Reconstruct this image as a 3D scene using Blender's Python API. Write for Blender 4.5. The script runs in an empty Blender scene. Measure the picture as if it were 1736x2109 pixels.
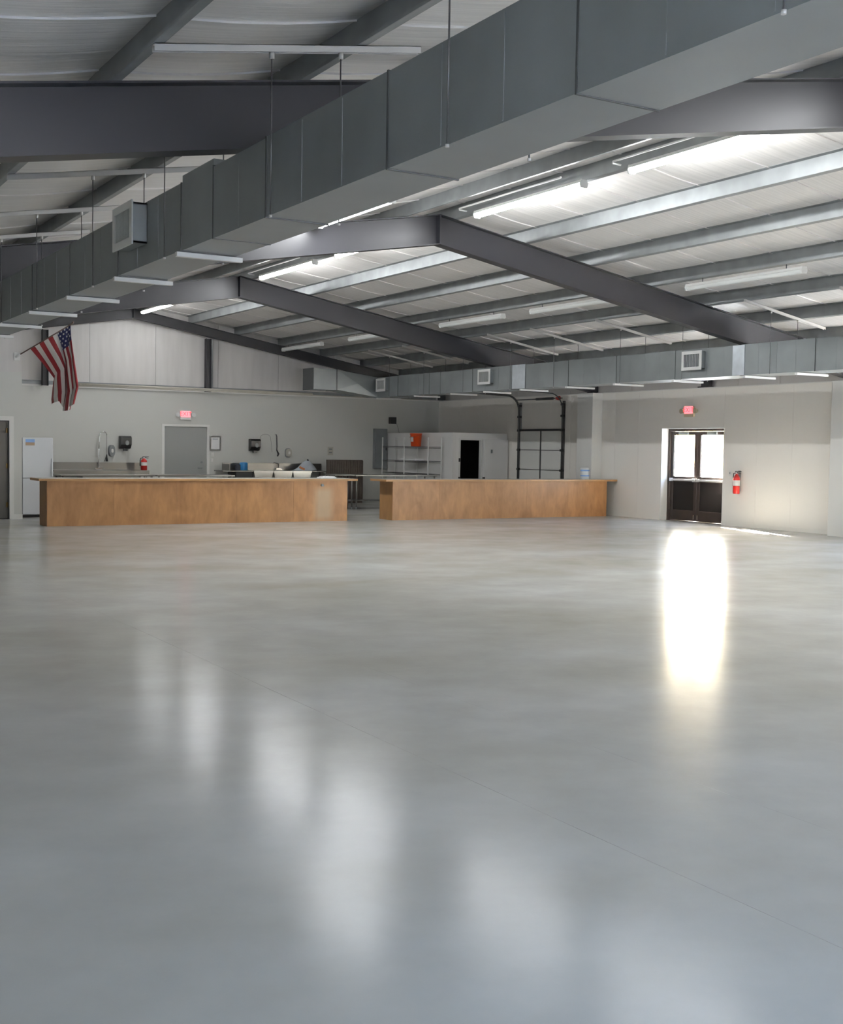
import bpy, bmesh, math, random
from mathutils import Vector, Matrix

random.seed(7)
S = bpy.context.scene
COL = S.collection

# ------------------------------------------------------------------ camera
F_PX, YAW, PITCH, ROLL, CAM_H = 2447.9, .5375, .0533, .0159, 1.62
cam_d = bpy.data.cameras.new('camera')
cam = bpy.data.objects.new('camera', cam_d)
COL.objects.link(cam)
cam_d.sensor_fit = 'HORIZONTAL'
cam_d.sensor_width = 36.0
cam_d.lens = F_PX / 1736.0 * 36.0
cam_d.clip_start, cam_d.clip_end = .05, 500
_f = Vector((math.sin(YAW) * math.cos(PITCH), math.cos(YAW) * math.cos(PITCH), -math.sin(PITCH)))
_r = Vector((math.cos(YAW), -math.sin(YAW), 0))
_u = _r.cross(_f)
_r2 = _r * math.cos(ROLL) + _u * math.sin(ROLL)
_u2 = _u * math.cos(ROLL) - _r * math.sin(ROLL)
_m = Matrix.Identity(4)
for i in range(3):
    _m[i][0], _m[i][1], _m[i][2] = _r2[i], _u2[i], -_f[i]
_m[2][3] = CAM_H
cam.matrix_world = _m
S.camera = cam

# ------------------------------------------------------------------ world, sun, exposure
world = bpy.data.worlds.new('sky')
S.world = world
world.use_nodes = True
wn = world.node_tree.nodes
sky = wn.new('ShaderNodeTexSky')
try:
    sky.sky_type = 'NISHITA'
    sky.sun_disc = False
    sky.sun_elevation = math.radians(27)
    sky.sun_rotation = math.radians(21)
    sky.air_density = .8
    sky.dust_density = 4.0
except Exception:
    pass
wn['Background'].inputs['Strength'].default_value = 4.5
world.node_tree.links.new(sky.outputs[0], wn['Background'].inputs['Color'])

sun_d = bpy.data.lights.new('sun', 'SUN')
sun_d.energy = 720.0
sun_d.angle = math.radians(.6)
sun_d.color = (1.0, .90, .79)
sun = bpy.data.objects.new('sun', sun_d)
COL.objects.link(sun)
sun.rotation_euler = Vector((-.36, -.933, -.49)).to_track_quat('-Z', 'Y').to_euler()
sun.location = (30, 40, 20)

LAMP_POWER = 52.0
S.view_settings.view_transform = 'Standard'
S.view_settings.look = 'None'
S.view_settings.gamma = 1.0
S.view_settings.use_curve_mapping = False
S.view_settings.exposure = .90
S.cycles.use_denoising = True
S.cycles.max_bounces = 5
S.cycles.diffuse_bounces = 4
S.cycles.glossy_bounces = 3
S.cycles.transparent_max_bounces = 8
S.cycles.sample_clamp_indirect = 8.0
S.cycles.caustics_reflective = False
S.cycles.caustics_refractive = False

# ------------------------------------------------------------------ materials
def srgb(r, g, b):
    def c(v):
        v /= 255.0
        return v / 12.92 if v <= .04045 else ((v + .055) / 1.055) ** 2.4
    return (c(r), c(g), c(b), 1.0)

def mat(name, col, rough=.5, metal=0.0, spec=.5, var=0.0, var_scale=3.0, stretch=(1, 1, 1),
        bump=0.0, bump_scale=20.0, bump_stretch=None, rough_var=0.0, emit=None, emit_s=0.0, coords='Object', col2=None):
    m = bpy.data.materials.new(name)
    m.use_nodes = True
    nt = m.node_tree
    p = nt.nodes['Principled BSDF']
    p.inputs['Base Color'].default_value = col
    p.inputs['Roughness'].default_value = rough
    p.inputs['Metallic'].default_value = metal
    p.inputs['Specular IOR Level'].default_value = spec
    if emit:
        p.inputs['Emission Color'].default_value = emit
        p.inputs['Emission Strength'].default_value = emit_s
    geo = nt.nodes.new('ShaderNodeNewGeometry') if coords == 'World' else nt.nodes.new('ShaderNodeTexCoord')
    co = geo.outputs['Position'] if coords == 'World' else geo.outputs['Object']
    def noise(scale, st, detail=3.0):
        mp = nt.nodes.new('ShaderNodeMapping')
        mp.inputs['Scale'].default_value = st
        nt.links.new(co, mp.inputs['Vector'])
        n = nt.nodes.new('ShaderNodeTexNoise')
        n.inputs['Scale'].default_value = scale
        n.inputs['Detail'].default_value = detail
        nt.links.new(mp.outputs[0], n.inputs['Vector'])
        return n
    if var > .035 or col2:
        n = noise(var_scale, stretch, 2.0)
        cr = nt.nodes.new('ShaderNodeValToRGB')
        cr.color_ramp.elements[0].position = .32
        cr.color_ramp.elements[1].position = .68
        lo = tuple(col[i] * (1 - var) for i in range(3)) + (1,)
        hi = tuple(min(1, col[i] * (1 + var)) for i in range(3)) + (1,)
        cr.color_ramp.elements[0].color = col2 if col2 else lo
        cr.color_ramp.elements[1].color = hi
        nt.links.new(n.outputs['Fac'], cr.inputs['Fac'])
        nt.links.new(cr.outputs['Color'], p.inputs['Base Color'])
        if rough_var > 0:
            mr = nt.nodes.new('ShaderNodeMapRange')
            mr.inputs['To Min'].default_value = max(0, rough - rough_var)
            mr.inputs['To Max'].default_value = rough + rough_var
            nt.links.new(n.outputs['Fac'], mr.inputs['Value'])
            nt.links.new(mr.outputs[0], p.inputs['Roughness'])
    if bump > 0:
        n = noise(bump_scale, bump_stretch or (1, 1, 1), 1.0)
        b = nt.nodes.new('ShaderNodeBump')
        b.inputs['Strength'].default_value = bump
        b.inputs['Distance'].default_value = .02
        nt.links.new(n.outputs['Fac'], b.inputs['Height'])
        nt.links.new(b.outputs[0], p.inputs['Normal'])
    return m

def concrete_material():
    m = bpy.data.materials.new('polished_concrete')
    m.use_nodes = True
    nt = m.node_tree
    p = nt.nodes['Principled BSDF']
    tc = nt.nodes.new('ShaderNodeNewGeometry')
    def nz(scale, st, det, rough=.55, dist=0.0):
        mp = nt.nodes.new('ShaderNodeMapping'); mp.inputs['Scale'].default_value = st
        mp.inputs['Rotation'].default_value = (0, 0, .5)
        nt.links.new(tc.outputs['Position'], mp.inputs['Vector'])
        n = nt.nodes.new('ShaderNodeTexNoise')
        n.inputs['Scale'].default_value = scale; n.inputs['Detail'].default_value = det
        n.inputs['Roughness'].default_value = rough; n.inputs['Distortion'].default_value = dist
        nt.links.new(mp.outputs[0], n.inputs['Vector'])
        return n
    a = nz(.35, (1, 1.6, 1), 3, .5, 0)
    b = nz(1.5, (1, 1, 1), 4, .6, 0)
    def ramp(n, c0, c1, p0, p1):
        r = nt.nodes.new('ShaderNodeValToRGB')
        r.color_ramp.elements[0].position, r.color_ramp.elements[1].position = p0, p1
        r.color_ramp.elements[0].color, r.color_ramp.elements[1].color = c0, c1
        nt.links.new(n.outputs['Fac'], r.inputs['Fac'])
        return r
    r1 = ramp(a, (.395, .378, .340, 1), (.505, .502, .490, 1), .28, .72)
    r2 = ramp(b, (.88, .88, .875, 1), (1.08, 1.08, 1.085, 1), .20, .80)
    def mul(x, y):
        k = nt.nodes.new('ShaderNodeMix'); k.data_type = 'RGBA'; k.blend_type = 'MULTIPLY'
        k.inputs['Factor'].default_value = 1
        nt.links.new(x, k.inputs[6]); nt.links.new(y, k.inputs[7])
        return k.outputs[2]
    nt.links.new(mul(r1.outputs[0], r2.outputs[0]), p.inputs['Base Color'])
    mr = nt.nodes.new('ShaderNodeMapRange')
    mr.inputs['To Min'].default_value, mr.inputs['To Max'].default_value = .15, .23
    nt.links.new(b.outputs['Fac'], mr.inputs['Value'])
    nt.links.new(mr.outputs[0], p.inputs['Roughness'])
    p.inputs['Specular IOR Level'].default_value = .045
    d = nz(9, (1, 1, 1), 2)
    bp = nt.nodes.new('ShaderNodeBump'); bp.inputs['Strength'].default_value = .05; bp.inputs['Distance'].default_value = .01
    nt.links.new(d.outputs['Fac'], bp.inputs['Height'])
    nt.links.new(bp.outputs[0], p.inputs['Normal'])
    return m

def glass_material():
    m = bpy.data.materials.new('thin_glass')
    m.use_nodes = True
    nt = m.node_tree
    nt.nodes.clear()
    out = nt.nodes.new('ShaderNodeOutputMaterial')
    t = nt.nodes.new('ShaderNodeBsdfTransparent'); t.inputs[0].default_value = (.93, .95, .94, 1)
    g = nt.nodes.new('ShaderNodeBsdfGlossy'); g.inputs['Roughness'].default_value = .02
    mx = nt.nodes.new('ShaderNodeMixShader')
    mx.inputs[0].default_value = .07; nt.links.new(t.outputs[0], mx.inputs[1]); nt.links.new(g.outputs[0], mx.inputs[2])
    nt.links.new(mx.outputs[0], out.inputs[0])
    return m

def plywood_material(name, base, dark, pale_patch=None):
    m = bpy.data.materials.new(name)
    m.use_nodes = True
    nt = m.node_tree
    p = nt.nodes['Principled BSDF']
    tc = nt.nodes.new('ShaderNodeNewGeometry')
    def nz(scale, st, det, dist):
        mp = nt.nodes.new('ShaderNodeMapping'); mp.inputs['Scale'].default_value = st
        nt.links.new(tc.outputs['Position'], mp.inputs['Vector'])
        n = nt.nodes.new('ShaderNodeTexNoise')
        n.inputs['Scale'].default_value = scale; n.inputs['Detail'].default_value = det; n.inputs['Distortion'].default_value = dist
        nt.links.new(mp.outputs[0], n.inputs['Vector'])
        return n
    a = nz(2.4, (1.5, 1.5, .8), 6, .7)
    b = nz(14, (1, 1, .25), 4, .4)
    mixf = nt.nodes.new('ShaderNodeMath'); mixf.operation = 'MULTIPLY_ADD'
    mixf.inputs[1].default_value = .3
    nt.links.new(b.outputs['Fac'], mixf.inputs[0])
    k = nt.nodes.new('ShaderNodeMath'); k.operation = 'MULTIPLY'; k.inputs[1].default_value = .7
    nt.links.new(a.outputs['Fac'], k.inputs[0]); nt.links.new(k.outputs[0], mixf.inputs[2])
    r = nt.nodes.new('ShaderNodeValToRGB')
    r.color_ramp.elements[0].position, r.color_ramp.elements[1].position = .30, .66
    r.color_ramp.elements[0].color, r.color_ramp.elements[1].color = dark, base
    nt.links.new(mixf.outputs[0], r.inputs['Fac'])
    colout = r.outputs['Color']
    if pale_patch:   # one paler place on the board: centre x, z, half sizes
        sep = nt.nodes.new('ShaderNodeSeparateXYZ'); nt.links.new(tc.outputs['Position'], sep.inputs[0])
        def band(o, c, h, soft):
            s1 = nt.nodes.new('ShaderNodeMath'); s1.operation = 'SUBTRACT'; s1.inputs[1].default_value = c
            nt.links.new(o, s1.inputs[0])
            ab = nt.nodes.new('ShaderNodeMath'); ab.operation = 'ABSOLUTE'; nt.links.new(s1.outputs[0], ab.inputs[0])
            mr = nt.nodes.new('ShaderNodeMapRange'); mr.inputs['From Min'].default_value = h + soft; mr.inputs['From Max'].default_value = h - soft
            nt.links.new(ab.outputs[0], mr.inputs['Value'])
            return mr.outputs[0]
        f1 = band(sep.outputs['X'], pale_patch[0], pale_patch[2], .09); f2 = band(sep.outputs['Z'], pale_patch[1], pale_patch[3], .08)
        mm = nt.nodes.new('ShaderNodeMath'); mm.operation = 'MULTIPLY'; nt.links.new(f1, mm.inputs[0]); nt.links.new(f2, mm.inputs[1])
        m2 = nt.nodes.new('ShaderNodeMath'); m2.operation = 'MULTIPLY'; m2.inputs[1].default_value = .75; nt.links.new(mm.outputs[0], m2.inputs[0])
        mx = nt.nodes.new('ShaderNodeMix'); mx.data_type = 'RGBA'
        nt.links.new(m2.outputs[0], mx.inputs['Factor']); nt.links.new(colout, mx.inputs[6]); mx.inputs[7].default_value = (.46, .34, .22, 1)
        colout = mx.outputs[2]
    oi = nt.nodes.new('ShaderNodeObjectInfo')     # every board a little different
    hs = nt.nodes.new('ShaderNodeHueSaturation')
    vr = nt.nodes.new('ShaderNodeMapRange'); vr.inputs['To Min'].default_value = .90; vr.inputs['To Max'].default_value = 1.10
    nt.links.new(oi.outputs['Random'], vr.inputs['Value']); nt.links.new(vr.outputs[0], hs.inputs['Value'])
    nt.links.new(colout, hs.inputs['Color']); colout = hs.outputs[0]
    nt.links.new(colout, p.inputs['Base Color'])
    p.inputs['Roughness'].default_value = .38
    return m

M = {}
M['concrete'] = concrete_material()
M['glass'] = glass_material()
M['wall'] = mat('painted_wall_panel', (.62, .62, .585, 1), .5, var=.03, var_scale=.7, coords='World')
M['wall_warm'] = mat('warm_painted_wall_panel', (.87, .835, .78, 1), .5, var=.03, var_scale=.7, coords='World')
M['trim_white'] = mat('white_trim_paint', (.78, .77, .74, 1), .4, var=.02)
M['vinyl'] = mat('vinyl_insulation_facing', (.87, .84, .81, 1), .34, spec=.5, var=.07, var_scale=2.0, stretch=(.25, 14, 1),  # colour streaks imitate the shading of fine wrinkle folds
                 bump=.32, bump_scale=2.2, bump_stretch=(.30, 13, 1), coords='World')
M['vinyl_wall'] = mat('vinyl_wall_insulation', (.62, .597, .578, 1), .5, var=.06, var_scale=1.1, stretch=(4, 1, .5),
                      coords='World')
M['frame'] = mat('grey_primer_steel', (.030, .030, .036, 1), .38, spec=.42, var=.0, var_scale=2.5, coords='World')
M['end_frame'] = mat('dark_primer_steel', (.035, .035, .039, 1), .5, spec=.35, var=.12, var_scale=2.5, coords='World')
M['purlin'] = mat('galvanised_purlin', (.29, .305, .31, 1), .42, metal=.45, var=.12, var_scale=3, coords='World')
M['duct'] = mat('galvanised_duct', (.26, .28, .285, 1), .42, metal=.45, var=.10, var_scale=1.8, stretch=(1, 1, 1), rough_var=.08, coords='World')
M['duct_patch'] = mat('bright_galvanised_collar', (.56, .60, .64, 1), .34, metal=.6, var=.08, var_scale=5)
M['seam'] = mat('duct_seam_steel', (.075, .08, .082, 1), .5, metal=.4)
M['white_metal'] = mat('white_enamel', (.74, .74, .72, 1), .32, var=.02)
M['strut'] = mat('painted_strut', (.60, .585, .56, 1), .4, metal=.15, var=.05)
M['rod'] = mat('threaded_rod', (.14, .14, .145, 1), .4, metal=.7)
M['steel'] = mat('stainless_steel', (.25, .24, .228, 1), .30, metal=.9)
M['steel_bright'] = mat('polished_bowl_steel', (.66, .64, .61, 1), .2, metal=1.0)
M['chrome'] = mat('chrome', (.75, .75, .75, 1), .12, metal=1.0)
M['lit'] = mat('lit_lens', (.9, .9, .9, 1), .4, emit=(.97, .99, 1.0, 1), emit_s=LAMP_POWER)
M['lit_dim'] = mat('lit_dimmed_lens', (.9, .9, .9, 1), .4, emit=(.97, .99, 1.0, 1), emit_s=LAMP_POWER * .4)  # weaker emission than the other lit lenses, keeps the gable darker
M['unlit'] = mat('unlit_lens', (.78, .80, .78, 1), .3)
M['aluminium'] = mat('satin_aluminium', (.80, .80, .80, 1), .35, metal=.25)
M['black'] = mat('black_plastic', (.012, .012, .013, 1), .35)
M['dark'] = mat('dark_steel', (.035, .035, .037, 1), .45, metal=.3)
M['track'] = mat('door_track_steel', (.10, .10, .10, 1), .45, metal=.6)
M['door_grey'] = mat('grey_painted_door', (.31, .32, .31, 1), .42, var=.02)
M['door_dark'] = mat('dark_brown_door', (.12, .11, .098, 1), .5, var=.05)  # dark brown with slight tone variation
M['bronze'] = mat('bronze_anodised_frame', (.030, .022, .020, 1), .45, spec=.25, var=.1)
M['panel_black'] = mat('black_lower_panel', (.012, .010, .010, 1), .6, spec=.12)
M['brass'] = mat('aged_brass', (.18, .12, .05, 1), .4, metal=.8)
M['red'] = mat('red_enamel', (.46, .018, .015, 1), .28)
M['label'] = mat('white_label', (.80, .79, .76, 1), .5)
M['bucket'] = mat('orange_plastic', (.70, .075, .012, 1), .4)
M['laminate'] = mat('grey_laminate', (.47, .47, .45, 1), .30, var=.05, var_scale=8)
M['ply'] = plywood_material('stained_plywood', (.455, .228, .088, 1), (.28, .128, .046, 1))
M['ply_pale'] = plywood_material('stained_plywood_pale', (.455, .228, .088, 1), (.28, .128, .046, 1), pale_patch=(11.45, .38, .20, .34))
M['ply_end'] = plywood_material('end_plywood', (.36, .19, .07, 1), (.24, .115, .04, 1))
M['edge'] = mat('oak_edging', (.40, .215, .085, 1), .4, var=.12, var_scale=3, stretch=(.4, 1, 6), coords='World')
M['fridge'] = mat('white_appliance', (.68, .70, .73, 1), .3)
M['gasket'] = mat('grey_gasket', (.25, .26, .27, 1), .6)
M['cooler'] = mat('white_cooler_panel', (.80, .79, .775, 1), .4, var=.03)
M['cooler_in'] = mat('dark_cooler_lining', (.02, .02, .022, 1), .6)
M['garage'] = mat('white_garage_panel', (.76, .76, .73, 1), .45, var=.02)
M['ribbed'] = mat('dark_brown_ribbed_board', (.070, .052, .042, 1), .55, var=.15)
M['grey_metal'] = mat('grey_enamel_cabinet', (.22, .235, .24, 1), .4, var=.06)
M['bag'] = mat('pale_grey_plastic_bag', (.56, .60, .66, 1), .4)
M['orange'] = mat('orange_print', (.70, .25, .10, 1), .5)
M['blue'] = mat('blue_plastic', (.03, .22, .50, 1), .4)
M['navy'] = mat('navy_plastic', (.008, .015, .04, 1), .4)
M['skyblue'] = mat('printed_sky', (.25, .42, .75, 1), .5)
M['tanprint'] = mat('printed_sand', (.42, .30, .20, 1), .5)
M['flag_red'] = mat('flag_red', (.21, .006, .010, 1), .7)
M['flag_white'] = mat('flag_white', (.62, .60, .57, 1), .7)
M['flag_blue'] = mat('flag_blue', (.010, .014, .075, 1), .7)
M['exit_red'] = mat('lit_exit_face', (.8, .2, .2, 1), .4, emit=(1.0, .17, .20, 1), emit_s=1.15)
M['exit_letter'] = mat('lit_exit_letter', (.8, .05, .05, 1), .4, emit=(1.0, .05, .07, 1), emit_s=1.1)
for _n in ('exit_red', 'exit_letter'): M[_n].cycles.emission_sampling = 'NONE'
M['sign_tan'] = mat('ivory_housing', (.55, .47, .33, 1), .5)
M['paper'] = mat('white_paper', (.82, .82, .82, 1), .6)
M['paper_grey'] = mat('paper_print', (.45, .47, .50, 1), .6)
M['ground'] = mat('outdoor_concrete', (.24, .265, .30, 1), .8, var=.1, var_scale=.6, coords='World')
M['pipe'] = mat('cream_pipe', (.52, .49, .42, 1), .45)
M['pole'] = mat('brown_pole', (.10, .06, .045, 1), .5)
M['plate'] = mat('ivory_plate', (.50, .48, .42, 1), .5)
M['bluewhite'] = mat('pale_plastic', (.66, .67, .68, 1), .35)

# ------------------------------------------------------------------ mesh helpers
class MB:
    def __init__(s):
        s.v, s.f, s.sm, s.mi = [], [], [], []
    def add(s, vs, fs, smooth=False, mi=0):
        o = len(s.v)
        s.v += [tuple(p) for p in vs]
        for f in fs:
            s.f.append([o + i for i in f]); s.sm.append(smooth); s.mi.append(mi)
        return s
    def box(s, x0, x1, y0, y1, z0, z1, mi=0):
        vs = [(x0, y0, z0), (x1, y0, z0), (x1, y1, z0), (x0, y1, z0), (x0, y0, z1), (x1, y0, z1), (x1, y1, z1), (x0, y1, z1)]
        return s.add(vs, [(3, 2, 1, 0), (4, 5, 6, 7), (0, 1, 5, 4), (1, 2, 6, 5), (2, 3, 7, 6), (3, 0, 4, 7)], mi=mi)
    def obox(s, c, ax, hx, ay, hy, az, hz, mi=0):   # oriented box
        c, ax, ay, az = Vector(c), Vector(ax).normalized() * hx, Vector(ay).normalized() * hy, Vector(az).normalized() * hz
        vs = [c + a * ax + b * ay + d * az for d in (-1, 1) for a, b in ((-1, -1), (1, -1), (1, 1), (-1, 1))]
        return s.add(vs, [(3, 2, 1, 0), (4, 5, 6, 7), (0, 1, 5, 4), (1, 2, 6, 5), (2, 3, 7, 6), (3, 0, 4, 7)], mi=mi)
    def prism(s, poly, axis, a0, a1, mi=0, smooth=False):   # polygon in the two other axes (cyclic order), extruded along axis
        n = len(poly)
        def P(p, a):
            return {'x': (a, p[0], p[1]), 'y': (p[0], a, p[1]), 'z': (p[0], p[1], a)}[axis]
        vs = [P(p, a0) for p in poly] + [P(p, a1) for p in poly]
        fs = [(i, (i + 1) % n, n + (i + 1) % n, n + i) for i in range(n)]
        s.add(vs, fs, smooth, mi)
        s.add(vs[:n], [tuple(range(n))[::-1]], mi=mi)
        s.add(vs[n:], [tuple(range(n))], mi=mi)
        return s
    def tube(s, pts, r, n=8, mi=0, caps=True):
        pts = [Vector(p) for p in pts]
        rs = r if isinstance(r, (list, tuple)) else [r] * len(pts)
        rings = []
        prev = None
        for i, p in enumerate(pts):
            d = (pts[min(i + 1, len(pts) - 1)] - pts[max(i - 1, 0)]).normalized()
            if prev is None:
                a = d.orthogonal().normalized()
            else:
                a = (prev - d * prev.dot(d)).normalized()
            prev = a
            b = d.cross(a)
            rings.append([p + (a * math.cos(2 * math.pi * k / n) + b * math.sin(2 * math.pi * k / n)) * rs[i] for k in range(n)])
        vs = [q for rg in rings for q in rg]
        fs = [(i * n + k, i * n + (k + 1) % n, (i + 1) * n + (k + 1) % n, (i + 1) * n + k) for i in range(len(pts) - 1) for k in range(n)]
        s.add(vs, fs, True, mi)
        if caps:
            s.add(rings[0], [tuple(range(n))[::-1]], mi=mi); s.add(rings[-1], [tuple(range(n))], mi=mi)
        return s
    def lathe(s, prof, c, n=16, mi=0):
        c = Vector(c)
        vs = [c + Vector((r * math.cos(2 * math.pi * k / n), r * math.sin(2 * math.pi * k / n), z)) for r, z in prof for k in range(n)]
        fs = [(i * n + k, i * n + (k + 1) % n, (i + 1) * n + (k + 1) % n, (i + 1) * n + k) for i in range(len(prof) - 1) for k in range(n)]
        return s.add(vs, fs, True, mi)
    def mesh(s, name, mats, off=(0, 0, 0), bevel=0.0):
        me = bpy.data.meshes.new(name)
        o = Vector(off)
        me.from_pydata([Vector(v) - o for v in s.v], [], s.f)
        for mm in (mats if isinstance(mats, (list, tuple)) else [mats]):
            me.materials.append(M[mm] if isinstance(mm, str) else mm)
        for p, sm, mi in zip(me.polygons, s.sm, s.mi):
            p.use_smooth = sm; p.material_index = mi
        bm = bmesh.new(); bm.from_mesh(me)
        bmesh.ops.remove_doubles(bm, verts=bm.verts, dist=1e-6)
        if bevel > 0:
            es = [e for e in bm.edges if len(e.link_faces) == 2 and e.calc_face_angle(0) > .6]
            bmesh.ops.bevel(bm, geom=es, offset=bevel, segments=2, affect='EDGES', clamp_overlap=True, profile=.6)
        bmesh.ops.recalc_face_normals(bm, faces=bm.faces)
        bm.to_mesh(me); bm.free()
        return me
    def build(s, name, mats, parent=None, bevel=0.0, origin=None):
        if parent is not None:
            off = wloc(parent)
            if origin is not None:
                o = link(name, s.mesh(name, mats, origin, bevel), parent); o.location = Vector(origin) - off
                return o
            return link(name, s.mesh(name, mats, off, bevel), parent)
        xs = [v[0] for v in s.v]; ys = [v[1] for v in s.v]; zs = [v[2] for v in s.v]
        base = origin if origin is not None else ((min(xs) + max(xs)) / 2, (min(ys) + max(ys)) / 2, min(zs))
        o = link(name, s.mesh(name, mats, base, bevel), None)
        o.location = base
        return o

def wloc(o):
    v = Vector(o.location)
    while o.parent:
        o = o.parent
        v = v + Vector(o.location)
    return v

def link(name, data, parent=None):
    o = bpy.data.objects.new(name, data)
    COL.objects.link(o)
    if parent is not None:
        o.parent = parent
    return o

def tag(o, label, cat=None, group=None):
    o['label'] = label
    if cat: o['category'] = cat
    if group: o['group'] = group
    return o

def thing(name, label, cat, loc, group=None):
    o = link(name, None)
    o.location = loc
    o.empty_display_size = .2
    return tag(o, label, cat, group)

def struct(o):
    o['kind'] = 'structure'
    return o

def ordinal(i):
    return ['first', 'second', 'third', 'fourth', 'fifth', 'sixth', 'seventh', 'eighth', 'ninth', 'tenth', 'eleventh',
            'twelfth', 'thirteenth', 'fourteenth', 'fifteenth', 'sixteenth', 'seventeenth', 'eighteenth'][i]

def copy_part(src, parent, loc):
    c = src.copy(); COL.objects.link(c); c.parent = parent; c.location = loc
    return c

# ------------------------------------------------------------------ key dimensions (metres)
XR, XL, YB, YF = 19.52, -1.25, 31.79, -6.2     # right wall, left wall, back wall, front wall
XA, ZA, SL = 9.73, 5.25, .1727                 # ridge position, rafter top at ridge, roof slope
ZC = 3.10                                      # top of the wall lining
YFR = [-.30, 7.84, 15.98, 24.12]               # main frames
YEND = 31.60
PUR_H = .20
XP_L, XP_R = -1.6, 19.95
def zr(x): return ZA - SL * abs(x - XA)

# ------------------------------------------------------------------ floor
fl = struct(MB().box(XL - .3, 20.0, YF - .3, YB + .3, -.30, -.012).build('floor', 'dark'))
for x0, x1 in ((XL - .3, 3.1690), (3.1708, 4.1290), (4.1302, 20.0)):
    MB().box(x0, x1, YF - .3, YB + .3, -.012, 0).build('slab', 'concrete', fl)
gr = MB().box(-60, 100, -80, 120, -.42, -.30).build('ground_outside', 'ground')
struct(gr)
st = MB().box(20.0, 24.0, 17, 24, -.30, -.03).build('door_apron', 'ground')
struct(st)

# ------------------------------------------------------------------ roof
def roof_prism(x0, x1, lo, hi):
    return [(x0, zr(x0) + lo), (x1, zr(x1) + lo), (x1, zr(x1) + hi), (x0, zr(x0) + hi)]
c = MB()
c.prism(roof_prism(XP_L, XA, .27, .33), 'y', YF - .3, YB + .4)
c.prism(roof_prism(XA, XP_R + .3, .27, .33), 'y', YF - .3, YB + .4)
ceil = struct(c.build('ceiling', 'white_metal'))

PUR_L = [-.38, .96, 2.30, 3.64, 4.98, 6.33, 7.67, 9.15]
PUR_R = [9.98, 11.35, 12.70, 14.04, 15.38, 16.72, 18.06, 19.40]
def strip_mesh(name, xs_pur, xe0, xe1):
    W = 1.218
    pts = []
    knots = sorted([xe0] + xs_pur + [xe1])
    for a, b in zip(knots[:-1], knots[1:]):
        n = 8
        for i in range(n):
            t = i / n
            pts.append((a + (b - a) * t, PUR_H + .004 - .032 * 4 * t * (1 - t)))
    pts.append((knots[-1], PUR_H + .004))
    vs, fs = [], []
    ny = 7
    for x, dz in pts:
        for j in range(ny):
            t = j / (ny - 1)
            puff = -.007 * (4 * t * (1 - t)) ** .6
            vs.append((x, t * W, zr(x) + dz + puff))
    for i in range(len(pts) - 1):
        for j in range(ny - 1):
            fs.append((i * ny + j, i * ny + j + 1, (i + 1) * ny + j + 1, (i + 1) * ny + j))
    m = MB().add(vs, fs, True)
    # folded seam tab along one edge
    vs2 = []
    for x, dz in pts:
        z = zr(x) + dz
        vs2 += [(x, W - .001, z), (x, W - .001, z - .014), (x, W + .003, z - .014)]
    fs2 = [(i * 3 + k, i * 3 + k + 1, (i + 1) * 3 + k + 1, (i + 1) * 3 + k) for i in range(len(pts) - 1) for k in range(2)]
    m.add(vs2, fs2)
    return m.mesh(name, 'vinyl', (0, 0, 0))
me_l = strip_mesh('insulation_left', PUR_L, XP_L, XA)
me_r = strip_mesh('insulation_right', PUR_R, XA, XP_R)
co = wloc(ceil)
for k in range(32):
    y = YF - .2 + 1.22 * k
    for me in (me_l, me_r):
        o = link('insulation_strip', me, ceil)
        o.location = Vector((0, y, 0)) - co

# ------------------------------------------------------------------ purlins
def purlin(x, side, label, grp):
    z = zr(x)
    d = -1 if side == 'L' else 1      # flanges
    t, fw = .009, .065
    s = SL * (-1 if side == 'R' else 1)
    def Z(xx, dz): return z + s * (xx - x) + dz
    poly = [(x - t / 2, z), (x - t / 2, z + PUR_H)]
    m = MB()
    y0, y1 = YF, YB
    m.box(x - t / 2, x + t / 2, y0, y1, z + .002, z + PUR_H)
    for xa, xb, dz in ((x, x + fw * -d * -1, 0.0), (x - fw * -d * -1, x, PUR_H - t)):
        xa, xb = min(xa, xb), max(xa, xb)
        m.prism([(xa, Z(xa, dz)), (xb, Z(xb, dz)), (xb, Z(xb, dz + t)), (xa, Z(xa, dz + t))], 'y', y0, y1)
    lip = x + fw * d
    m.box(lip - .004, lip + .004, y0, y1, Z(lip, 0), Z(lip, .022))
    o = m.build('roof_purlin', 'purlin')
    tag(o, label, 'purlin', grp)
for i, x in enumerate(reversed(PUR_L)):
    purlin(x, 'R' if False else 'L', 'galvanised steel roof purlin, %s from the ridge down the left slope' % ordinal(i), 'roof purlins') if x > XL else None
for i, x in enumerate(PUR_R):
    purlin(x, 'R', 'galvanised steel roof purlin, %s from the ridge down the right slope' % ordinal(i), 'roof purlins') if x < 19.3 else None

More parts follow.
